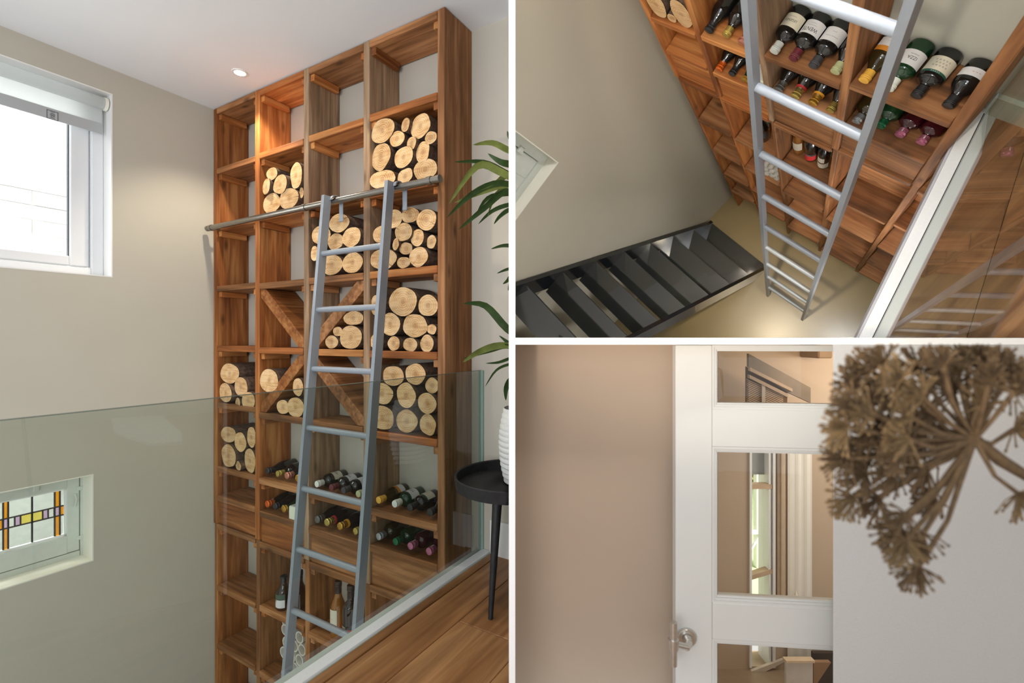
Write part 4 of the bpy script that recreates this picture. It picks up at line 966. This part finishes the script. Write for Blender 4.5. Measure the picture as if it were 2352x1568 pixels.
# stairs of room B
M_tread = plain('gloss_dark_grey_paint', (46, 48, 47), .08, noise=.05, scale=8, coat=.8, spec=.8)
M_string = plain('gloss_black_paint', (20, 22, 26), .15, noise=.05, scale=8, coat=.4)
so = Vector(V(-1.247, -.367, 1.85)); se = Vector((math.cos(.124), math.sin(-.124), 0)); sn = Vector((-math.sin(.124), -math.cos(.124), 0))
sw, run, rise = .5877 * S, .14597 * S, .30096 * S
stairs = thing('staircase', 'steep open black staircase with glossy dark grey treads, seen from above', 'stairs', MB_, so + se * sw / 2, room='B')
for k in range(-1, 9):
    p = so + sn * run * k + Vector((0, 0, rise * k))
    if k == -1: p.z += .02
    q_ = [p, p + se * sw, p + se * sw + sn * .17 * S, p + sn * .17 * S]
    part('tread', MB().prism(q_, (0, 0, -.03)), M_tread, stairs)
for side in (0, 1):
    a = so + se * (sw if side else -.034) - sn * run * 1.0 + Vector((0, 0, -rise * 1.0))
    sl = sn * run + Vector((0, 0, rise)); top = Vector((0, 0, .012)); dn = Vector((0, 0, -.36))
    p0 = a - sn * run * .15 + top * 0 ; n_ = 10.5
    pl = [a - sn * .015 + Vector((0, 0, .02)), a + sl * .1 + top, a + sl * n_ + top, a + sl * n_ + dn, a + sl * 1.0 + Vector((0, 0, -rise + .003)), a - sn * .015 + Vector((0, 0, .003))]
    part('stringer', MB().prism(pl, se * .034), M_string, stairs)
# upper floor, channel and glass of room B
cl = lambda y: -.062 + (y + .035) * -.2748
d1, d0_ = -1.0, YB - .001
dirv = Vector((cl(d1) - cl(d0_), d1 - d0_)).normalized(); nv = Vector((-dirv.y, dirv.x)); nv = nv if nv.x > 0 else -nv
def strip(off0, off1, z0, z1, y_a=d1, y_b=d0_):
    pts = []
    for (o_, y) in ((off0, y_a), (off1, y_a), (off1, y_b), (off0, y_b)):
        x = cl(y) + o_ / nv.x; pts.append((x, y))
    return MB().prism([V(x, y, z0) for x, y in pts], (0, 0, S * (z0 - z1)))
upf = struct('floor_upper', strip(.062, 1.6, ZUP + .10, ZUP + .004), plain('floor_base_b', (80, 60, 42), .9), MB_, 'oak floor beyond the glass railing, seen from above', 'B')
rail_b = thing('glass_railing', 'glass railing in white channel at the floor edge, seen from above', 'railing', MB_, V(cl(-.4), -.4, ZUP), room='B')
part('fascia', strip(-.006, 0.0, ZUP + .09, ZUP - .001), M_fascia, rail_b, 'pale grey face of the floor edge')
part('outer_flange', strip(0.0005, .031, ZUP + .09, ZUP - .004), M_chan, rail_b)
part('gasket', strip(.0312, .036, ZUP + .09, ZUP - .002), M_slot, rail_b)
part('inner_flange', strip(.0365, .062, ZUP + .09, ZUP - .001), M_chan2, rail_b)
part('glass_panel', strip(.0322, .0345, ZUP + .02, ZUP - 1.12), M_glassB, rail_b)
pd = Vector((math.cos(math.radians(114.1)), math.sin(math.radians(114.1)))); pn_ = Vector((pd.y, -pd.x))
pc = Vector((.286, -.404)) if False else Vector((.283, -.41))
for i in range(-1, 5):
    o0, o1 = i * .20 - .20, i * .20
    ps = [pc + pn_ * (o0 + .001) + pd * -.9, pc + pn_ * (o1 - .001) + pd * -.9, pc + pn_ * (o1 - .001) + pd * .9, pc + pn_ * (o0 + .001) + pd * .9]
    poly = [Vector((q_.x, q_.y)) for q_ in ps]
    # clip by the channel line and the rear wall
    def clip2(poly, n, k):
        out = []
        for a, b_ in zip(poly, poly[1:] + poly[:1]):
            da, db = a.dot(n) - k, b_.dot(n) - k
            if da >= 0: out.append(a)
            if da * db < 0: out.append(a + (b_ - a) * (da / (da - db)))
        return out
    poly = clip2(poly, nv, Vector((cl(0), 0)).dot(nv) + .063); poly = clip2(poly, Vector((0, -1)), -(YB - .002)) if poly else poly
    if len(poly) > 2:
        part('plank', MB().prism([V(q_.x, q_.y, ZUP + .003) for q_ in poly], (0, 0, .003 * S)), OAK[1], upf)
struct('baseboard_rear', MB().box(V(-.075, YB - .012, ZUP), V(1.4, YB, ZUP - .10)), plain('greenish_white_baseboard', (206, 220, 210), .5), MB_, 'white baseboard right of the shelving, seen from above', 'B')
pB = lambda x, y, zd: MB_ @ Vector(V(x, y, zd))
lamp('stairwell_spot', 'SPOT', pB(-.35, -.75, -.9), pB(-.56, -.56, 2.15), 240, (1, .84, .58), .04, .62, .9)
_l = lamp('stairwell_fill', 'AREA', (.7, .8, H + 1.3), (.55, 2.8, H + .55), 68, (1, .985, .95), .7); _l.data.spread = 2.0  # added fill lamp out of frame, brightens the dim stairwell
lamp('shelf_spot', 'SPOT', pB(-.2, -.9, -2.6), pB(-.5, .0, -.4), 90, (1, .88, .72), .05, 1.2, .8)

# ================================================================== ROOM C : panelled glass door and dried flower
M_doorw = plain('off_white_door_paint', (209, 208, 204), .45, noise=.012, scale=14, bump=.08)
M_rw = plain('white_textured_wall', (200, 199, 198), .9, noise=.02, scale=220, bump=.5)
M_bw = plain('taupe_paint', (168, 149, 131), .85, noise=.02, scale=5)
zc_top = H - .0183
struct('wall_hall', MB().box((0.0086, 1.44, -.4), (.56, 1.50, zc_top)), M_bw, MC, 'taupe painted wall left of the white door', 'C')
xw = (1913.5 - PX) / F * 1.25
struct('wall_right', MB().prism([(xw, 1.25, 0), (2.6, 1.25, 0), (2.6, 1.34, 0), (xw + .09 * xw / 1.25 + .004, 1.34, 0)], (0, 0, zc_top)), M_rw, MC, 'white textured wall right of the door, behind the dried flower', 'C')
# door
Yd = 1.36; yaw = math.radians(-6.0)
dx0 = (1552 - PX) / F * Yd
MD = Matrix.Translation((dx0, Yd, 0)) @ Matrix.Rotation(yaw, 4, 'Z')
MDI = MD.inverted()
def dpt(px, py):     # photo pixel -> (x, z) on the door face
    o_ = MDI @ Vector((0, 0, H)); d = MDI.to_3x3() @ ray(px, py); t = -o_.y / d.y; q_ = o_ + d * t; return q_.x, q_.z
door = bpy.data.objects.new('door_1', None); COL.objects.link(door); door.matrix_world = MD; door['kind'] = 'structure'; door['label'] = 'white panelled door with bevelled glass panes and a steel handle'
door['bx'] = door['by'] = door['bz'] = 0; door['loc'] = 1; REG.append((door, 'X'))
xs = dpt(1636, 1000)[0]; xr = xs + .46
ztop = 2.1
def dz(py, px=1780): return dpt(px, py)[1]
top_z = zc_top - .003
zs_ = [dz(929), dz(1040), dz(1377), dz(1492)]
part('stile', MB().chamfer_box((0, 0, -.62), (xs, .04, top_z), .002), M_doorw, door)
part('stile', MB().chamfer_box((xr, 0, -.62), (xr + .1, .04, top_z), .002), M_doorw, door)
part('rail', MB().chamfer_box((xs + .0006, .0012, dz(1042) + .016), (xr, .04, dz(928) - .016), .0015), M_doorw, door)
part('rail', MB().chamfer_box((xs + .0006, .0012, dz(1490) + .016), (xr, .04, dz(1379) - .016), .0015), M_doorw, door)
part('rail', MB().chamfer_box((xs + .0006, .0012, -.62), (xr, .04, -.42), .0015), M_doorw, door)
def moulding(zlo, zhi):
    mb = MB(); w = .017
    def prof_run(a, b_, inw):        # stepped moulding from frame edge to glass
        for (k0, k1, y0) in ((0, .42, .002), (.42, .72, .006), (.72, 1, .010)):
            pass
    for (k0, k1, y0) in ((0, .35, .003), (.35, .72, .0065), (.72, 1.0, .011)):
        i0, i1 = w * k0, w * k1
        mb.box((xs + i0, y0, zlo + i0), (xs + i1, .03, zhi - i0)); mb.box((xr - i1, y0, zlo + i0), (xr - i0, .03, zhi - i0))
        mb.box((xs + i1, y0, zlo + i0), (xr - i1, .03, zlo + i1)); mb.box((xs + i1, y0, zhi - i1), (xr - i1, .03, zhi - i0))
    part('moulding', mb, M_doorw, door)
    # bevelled pane
    g0, g1, b = .018, .040, .0
    x0, x1, z0, z1 = xs + w, xr - w, zlo + w, zhi - w; bv = .018
    o_ = [(x0, .016, z0), (x1, .016, z0), (x1, .016, z1), (x0, .016, z1)]; i_ = [(x0 + bv, .0135, z0 + bv), (x1 - bv, .0135, z0 + bv), (x1 - bv, .0135, z1 - bv), (x0 + bv, .0135, z1 - bv)]
    bk_ = [(p[0], .019, p[2]) for p in o_]
    part('pane', MB().add(o_ + i_ + bk_, [(4, 5, 6, 7), (0, 1, 5, 4), (1, 2, 6, 5), (2, 3, 7, 6), (3, 0, 4, 7), (11, 10, 9, 8)]), M_pane2, door)
    part('pane_edge', MB().box((x0 - .001, .013, z0), (x0 + .0015, .019, z1)), M_slot, door)
M_pane2 = thin_glass('bevelled_pane_glass', (.93, .90, .86), 1.5, 0.0, 1.0)
moulding(dz(928) - .016, top_z); moulding(dz(1379) - .016, dz(1042) + .016); moulding(-.42, dz(1490) + .016)
# handle
hd = bpy.data.objects.new('door_handle', None); COL.objects.link(hd); hd.parent = door; hd['loc'] = 1; hd['bx'] = hd['by'] = hd['bz'] = 0
hx, hz = dpt(1577, 1462)
part('rose', MB().lathe([(0, 0), (.0265, 0), (.0265, .006), (.024, .009), (.0, .009)], 32), M_steel, hd).matrix_local = Matrix.Translation((hx, 0, hz)) @ Matrix.Rotation(PI / 2, 4, 'X')
part('neck', MB().tube([(hx, -.008, hz), (hx, -.030, hz)], .0105, 16).tube([(hx, -.014, hz), (hx, -.019, hz)], .0125, 16).tube([(hx, -.028, hz), (hx - .012, -.05, hz)], [.0095, .0085], 14), M_steel, hd)
q_ = MDI @ (c_at(1546.5, 1476, Yd - .062))
bx_ = q_.x; by_ = q_.y
ht, hb_ = (MDI @ c_at(1546, 1428, Yd - .062)).z, (MDI @ c_at(1546, 1527, Yd - .062)).z; hm = (MDI @ c_at(1546, 1478, Yd - .062)).z
part('bar', MB().tube([(bx_, by_, hb_), (bx_, by_, ht)], .0103, 20), M_steel, hd)
part('ring', MB().tube([(bx_, by_, hm - .013), (bx_, by_, hm + .013)], .0140, 20), M_steel, hd)
part('arm', MB().tube([(hx - .010, -.046, hz), (bx_, by_, hm)], .0088, 14), M_steel, hd)
# the room behind the glass
Yw = 2.4
cx = lambda px, Y=Yw: (px - PX) / F * Y
cz = lambda py, Y=Yw: H - (py - PY) / F * Y
mb = MB()
wx0, wx1 = cx(1722), cx(1778)
mb.box((.6, Yw, -.7), (wx0, Yw + .12, zc_top)); mb.box((wx1, Yw, -.7), (2.3, Yw + .12, zc_top)); mb.box((wx0, Yw, cz(1000)), (wx1, Yw + .12, zc_top)); mb.box((wx0, Yw, -.7), (wx1, Yw + .12, cz(1530)))
struct('wall_far', mb, plain('warm_beige_paint', (186, 165, 143), .85, noise=.02, scale=4), MC, 'warm beige wall seen through the door panes', 'C')
w4 = bpy.data.objects.new('window_4', None); COL.objects.link(w4); w4.matrix_world = Matrix.Translation((wx0, Yw, cz(1530))); w4['kind'] = 'structure'; w4['label'] = 'tall white garden window seen through the door panes'
w4['bx'], w4['by'], w4['bz'], w4['loc'] = wx0, Yw, cz(1530), 0; REG.append((w4, 'C'))
mb = MB()
mb.box((wx0 - .004, Yw - .01, cz(1530)), (cx(1725), Yw + .1, cz(1000))); mb.box((cx(1765), Yw - .004, cz(1530)), (cx(1770), Yw + .1, cz(1000))); mb.box((cx(1773), Yw - .012, cz(1530)), (cx(1778.5), Yw + .1, cz(1000)))
part('outer_frame', mb, M_white, w4)
mb = MB(); mb.box((cx(1722), Yw - .006, cz(1122)), (cx(1778), Yw + .03, cz(1111)))
mb.prism([(cx(1722), Yw - .006, cz(1331)), (cx(1722), Yw - .006, cz(1321)), (cx(1778), Yw - .006, cz(1303)), (cx(1778), Yw - .006, cz(1314))], (0, .04, 0))
part('glazing_bar', mb, plain('beige_bar_paint', (196, 170, 142), .6), w4)
part('pane', MB().box((wx0, Yw + .05, cz(1530)), (wx1, Yw + .055, cz(1000))), M_pane, w4)
part('pull_down_blind', MB().box((cx(1725), Yw + .035, cz(1094)), (cx(1764), Yw + .04, cz(1000))), plain('grey_blind', (150, 152, 148), .8), w4)
struct('trim_1', MB().chamfer_box((cx(1782), Yw - .02, -.4), (cx(1800), Yw - .001, zc_top - .25), .004).chamfer_box((cx(1787), Yw - .028, -.4), (cx(1795), Yw - .02, zc_top - .25), .003), plain('beige_architrave', (190, 168, 142), .6), MC, 'beige architrave beside the garden window behind the door', 'C')
cab = thing('curtain_panel', 'pale white curtain panel beside the garden window behind the door', 'curtain', MC, (cx(1835), Yw - .03, cz(1520)), room='C')
mb = MB(); n = 14; zt2, zb2 = cz(1005), cz(1520)
for i in range(n):
    xa = cx(1806) + (cx(1862) - cx(1806)) * i / n; xb = cx(1806) + (cx(1862) - cx(1806)) * (i + 1) / n
    ya, yb = Yw - .012 - .002 * math.sin(i * 1.3), Yw - .012 - .002 * math.sin((i + 1) * 1.3)
    mb.prism([(xa, ya, zb2), (xb, yb, zb2), (xb, yb, zt2), (xa, ya, zt2)], (0, .003, 0))
part('fabric', mb, plain('ivory_curtain', (226, 221, 211), .9, noise=.02), cab)
part('cord', MB().tube([(cx(1821), Yw - .025, zt2), (cx(1821.5), Yw - .025, cz(1358))], .0012, 6), M_cream, cab)
part('cord_bell', MB().lathe([(.002, .02), (.004, .012), (.008, 0), (0, -.002)], 10, (cx(1821.5), Yw - .025, cz(1360))), M_cream, cab)
# sloping bulkhead over the window with a venetian blind
Yq = 2.2; sx = lambda px: (px - PX) / F * Yq; sz = lambda py: H - (py - PY) / F * Yq
bk = struct('trim_2', MB().prism([(sx(1720), Yq, sz(812)), (sx(1862), Yq, sz(890)), (sx(1862), Yq, sz(925)), (sx(1812), Yq, sz(902)), (sx(1720), Yq, sz(842))], (0, .02, 0)), plain('grey_brown_soffit', (134, 120, 104), .8), MC, 'sloping grey-brown soffit seen through the top door pane', 'C')
vb = thing('venetian_blind', 'beige slatted blind under the sloping soffit behind the top pane', 'blind', MC, (sx(1765), Yq + .02, sz(925)), room='C')
part('headrail', MB().prism([(sx(1720), Yq - .012, sz(851)), (sx(1720), Yq - .012, sz(842.5)), (sx(1817), Yq - .012, sz(892)), (sx(1817), Yq - .012, sz(899))], (0, .02, 0)), plain('beige_headrail', (186, 160, 134), .6), vb)
part('valance', MB().prism([(sx(1720), Yq - .008, sz(868)), (sx(1720), Yq - .008, sz(860)), (sx(1808), Yq - .008, sz(904)), (sx(1808), Yq - .008, sz(912))], (0, .02, 0)), plain('beige_valance', (176, 150, 124), .6), vb)
for k in range(14):
    y = 872 + k * 4.2; 
    part('slat', MB().prism([(sx(1720), Yq + .004, sz(y + 2.8)), (sx(1720), Yq + .004, sz(y)), (sx(1800), Yq + .004, sz(y + 36)), (sx(1800), Yq + .004, sz(y + 38.8))], (0, .02, .004)), plain('beige_slat', (180, 152, 126), .6) if k == 0 else bpy.data.materials['beige_slat'], vb)
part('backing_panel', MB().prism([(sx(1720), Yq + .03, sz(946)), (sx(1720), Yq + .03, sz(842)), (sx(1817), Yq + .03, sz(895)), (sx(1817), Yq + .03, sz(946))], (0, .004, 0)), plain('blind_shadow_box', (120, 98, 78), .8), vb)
part('ladder_tape', MB().box((sx(1749), Yq - .004, sz(935)), (sx(1757), Yq + .002, sz(880))), plain('tape', (184, 168, 150), .7), vb)
struct('trim_3', MB().chamfer_box((sx(1896), Yq + .05, sz(824)), (sx(1930), Yq + .2, zc_top), .006), plain('brown_beam', (140, 114, 88), .8), MC, 'brown ceiling box in the corner behind the top pane', 'C')
# sill, counter below
struct('trim_4', MB().prism([(cx(1722), Yw - .02, cz(1552)), (cx(1722), Yw - .02, cz(1535)), (cx(1800), Yw - .02, cz(1506)), (cx(1800), Yw - .02, cz(1512))], (0, .015, 0)), plain('pale_ledge', (204, 190, 176), .6), MC, 'pale ledge seen through the lowest door pane', 'C')
cb_ = thing('low_cabinet', 'white cabinet with beige top seen through the lowest door pane', 'cabinet', MC, (cx(1835, 2.2), 2.3, 0), room='C')
part('body', MB().box((cx(1806, 2.2), 2.2, -.9), (cx(1867, 2.2), 2.215, cz(1519, 2.2))), plain('pale_cabinet', (212, 206, 200), .6), cb_)
part('worktop', MB().box((cx(1803, 2.2), 2.19, cz(1519, 2.2)), (cx(1869, 2.2), 2.22, cz(1514, 2.2))), plain('beige_worktop', (220, 196, 168), .5), cb_)
part('side_panel', MB().prism([(cx(1869, 2.2), 2.2, cz(1600, 2.2)), (cx(1869, 2.2), 2.2, cz(1521, 2.2)), (cx(1909, 2.2), 2.2, cz(1521, 2.2)), (cx(1870, 2.2), 2.2, cz(1580, 2.2))], (0, .02, 0)), plain('tan_panel', (150, 116, 86), .6), cb_)
part('dark_front', MB().box((cx(1869, 2.25), 2.25, -.9), (cx(1960, 2.25), 2.27, cz(1500, 2.25))), plain('dark_brown_front', (58, 46, 38), .6), cb_)
# garden outside
struct('ground_lawn', MB().box((-.5, Yw + .3, -.62), (7.5, 9, -.6)), plain('lawn', (190, 212, 168), .9, noise=.15, scale=9), MC, 'bright green lawn outside the garden window', 'C')
Yo = 3.4
pst = thing('porch_railing', 'white porch post with braced handrail outside the garden window', 'railing', MC, (cx(1752, Yo), Yo, -.6), room='C')
part('post', MB().chamfer_box((cx(1738, Yo), Yo, -.6), (cx(1768, Yo), Yo + .05, 1.0), .004), M_white, pst)
part('handrail', MB().box((cx(1700, Yo), Yo - .02, cz(1224, Yo)), (cx(1753, Yo), Yo, cz(1216, Yo))), M_frame, pst)
part('brace', MB().prism([(cx(1722, Yo), Yo - .02, cz(1258, Yo)), (cx(1726, Yo), Yo - .02, cz(1258, Yo)), (cx(1748, Yo), Yo - .02, cz(1222, Yo)), (cx(1743, Yo), Yo - .02, cz(1222, Yo))], (0, .02, 0)), M_frame, pst)
part('brace', MB().prism([(cx(1724, Yo), Yo - .02, cz(1338, Yo)), (cx(1727, Yo), Yo - .02, cz(1332, Yo)), (cx(1748, Yo), Yo - .02, cz(1352, Yo)), (cx(1746, Yo), Yo - .02, cz(1358, Yo))], (0, .02, 0)), M_frame, pst)
part('lower_rail', MB().box((cx(1700, Yo), Yo - .02, cz(1364, Yo)), (cx(1753, Yo), Yo, cz(1356, Yo))), M_frame, pst)

bush = thing('garden_shrub', 'pale yellow-green shrub outside the garden window behind the door', 'shrub', MC, (cx(1732, 5.2), 5.2, -.6), room='C')
mb = MB()
for k in range(420):
    c_ = Vector((cx(1728, 5.2) + random.gauss(0, .14), 5.2 + random.gauss(0, .12), H - .62 + random.uniform(-1.0, .55)))
    a_ = Vector((random.uniform(-1, 1), random.uniform(-1, 1), random.uniform(-1, 1))).normalized() * .035; b2 = a_.orthogonal().normalized() * .02
    mb.add([c_ - a_, c_ - b2, c_ + a_, c_ + b2], [(0, 1, 2, 3)])
fo = part('foliage', mb, plain('pale_leaf', (196, 204, 120), .7, noise=.3, scale=12), bush); fo['kind'] = 'stuff'
part('stem', MB().tube([(cx(1730, 5.2), 5.2, -.6), (cx(1730, 5.2), 5.2, H - .3)], .012, 6), M_stem, bush)

# dried umbel
Yf = 0.45
fc = lambda px, py, dy=0: c_at(px, py, Yf + dy)
M_umb = plain('dry_brown_umbel', (98, 77, 52), .85, noise=.3, scale=120)
M_umb2 = plain('dry_ochre_umbel', (114, 92, 62), .85, noise=.3, scale=120)
um_ = thing('dried_umbel', 'dried brown umbel flower head leaning in from the right foreground', 'flower', MC, (0.64, .5, 0.0), room='X')
hub = (2238, 1008)
h3 = fc(*hub)
part('stalk', MB().tube([h3, fc(2300, 1058, .01), fc(2385, 1110, .03), (.60, .5, .35), (.64, .5, 0.0)], [.0052, .006, .0065, .007, .007], 10), M_umb, um_)
hubs = [(1962,1140),(2083,1180),(2110,1300),(2030,905),(1972,884),(2040,985),(1948,980),(1944,1052),(2122,1018),(2120,912),(2030,836),(2166,840),(2225,826),(2292,846),(2150,1126),(2338,1132),
        (1990,1088),(2010,1010),(2070,870),(2190,905),(2330,900),(2095,960),(1990,940),(2060,1085),(2330,985),(2270,880),(2130,1075),(2080,1240),(2000,850),(2080,1040),(2250,930),(2110,850),(1960,1020),(2005,950),(2020,1140),(2060,930),(2090,1010),(2150,960),(2160,880),(2200,860),(2250,850),(2310,870),(2000,1050),(2060,1040),(1965,930),(2130,990),(2120,1225),(2060,1210)]
for i, (hx_, hy_) in enumerate(hubs):
    dyy = random.uniform(-.045, .035); e = fc(hx_, hy_, dyy); v0 = Vector((hx_ - hub[0], hy_ - hub[1]))
    mid = Vector((hub[0], hub[1])) + v0 * .55 + Vector((random.uniform(-12, 12), 14 + random.uniform(-8, 14)))
    part('ray', MB().tube([h3, fc(mid.x, mid.y, dyy * .6), e], [.0026, .0019, .0022], 7), M_umb, um_)
    u = v0.normalized(); ang0 = math.atan2(u.y, u.x)
    mb = MB(); Lr = 62
    for k in range(50):
        a_ = ang0 + random.gauss(0, .78); l = Lr * random.uniform(.55, 1.0); dd = random.uniform(-.022, .022)
        tx, ty = hx_ + math.cos(a_) * l, hy_ + math.sin(a_) * l + 3
        ty = max(ty, 796 + random.uniform(0, 8)); tx = min(tx, 2420)
        bend = Vector((random.uniform(-5, 5), random.uniform(-5, 5)))
        m_ = fc((hx_ + tx) / 2 + bend.x, max((hy_ + ty) / 2 + bend.y, 797), dyy + dd * .55)
        t3 = fc(tx, ty, dyy + dd)
        mb.tube([e, m_, t3], [.0009, .0007, .0007], 4, caps=False)
        dr = (t3 - m_).normalized()
        mb.tube([t3 - dr * .001, t3 + dr * .0012, t3 + dr * .0034], [.0006, .0015, .0005], 5, caps=False)
    o_ = part('umbellet', mb, M_umb if i % 3 else M_umb2, um_); o_['kind'] = 'stuff'
struct('wall_landing', MB().box((5.5, -1.2, 0), (5.58, 1.2, 2.7)), M_wallA, MC, 'beige wall across the landing, outside the frame', 'X')
lamp('garden_daylight', 'AREA', (2.3, 2.75, H - .08), (1.9, 3.6, -.1), 130, (1, 1, .97), .5)
lamp('hall_light', 'AREA', (2.6, -.9, 1.9), (.9, 1.3, .5), 2.5, (.96, .98, 1), 1.2)
lamp('far_room_light', 'SPOT', (cx(1815), Yw - .5, H - .05), (cx(1800), Yw, cz(830)), 3.0, (1, .78, .5), .03, 1.5, .8)
lamp('far_room_fill', 'AREA', (1.9, 1.9, H - .1), (1.3, 2.4, .3), 11, (1, .97, .93), .5)

# ================================================================== end pieces against the dividing walls
bpy.context.view_layer.update()
def bisect(o, co, no):
    mw = o.matrix_world; inv = mw.inverted(); nl = (mw.to_3x3().transposed() @ Vector(no)); cl_ = inv @ Vector(co)
    bm = bmesh.new(); bm.from_mesh(o.data)
    r = bmesh.ops.bisect_plane(bm, geom=list(bm.verts) + list(bm.edges) + list(bm.faces), plane_co=cl_, plane_no=nl.normalized(), clear_outer=True)
    cut_e = [g for g in r['geom_cut'] if isinstance(g, bmesh.types.BMEdge)]
    if cut_e and o.name.split('.')[0] != 'leaf':
        try: bmesh.ops.holes_fill(bm, edges=cut_e, sides=0)
        except Exception: pass
    bm.to_mesh(o.data); n = len(bm.faces); bm.free(); return n
PL = {'A': [((-.0082, 0, 0), (1, 0, 0))], 'B': [((.0088, 0, 0), (-1, 0, 0)), ((0, 0, H - .0008), (0, 0, -1))], 'C': [((.0088, 0, 0), (-1, 0, 0)), ((0, 0, H - .0185), (0, 0, 1))], 'X': []}
dead = []
def walk(o):
    yield o
    for c in o.children:
        yield from walk(c)
for root, room in REG:
    for o in list(walk(root)):
        if o.type != 'MESH': continue
        for co, no in PL[room]:
            ds = [(o.matrix_world @ Vector(c) - Vector(co)).dot(Vector(no)) for c in o.bound_box]
            if max(ds) <= 0: continue
            if min(ds) >= 0: dead.append(o); break
            if bisect(o, co, no) == 0: dead.append(o); break
for o in dict.fromkeys(dead):
    for c in list(o.children): bpy.data.objects.remove(c)
    bpy.data.objects.remove(o)
for root, room in REG:
    try:
        if root.type == 'EMPTY' and not root.children: bpy.data.objects.remove(root)
    except ReferenceError: pass
for o in bpy.data.objects:
    for k in ('bx', 'by', 'bz', 'loc', '_'):
        if k in o.keys(): del o[k]
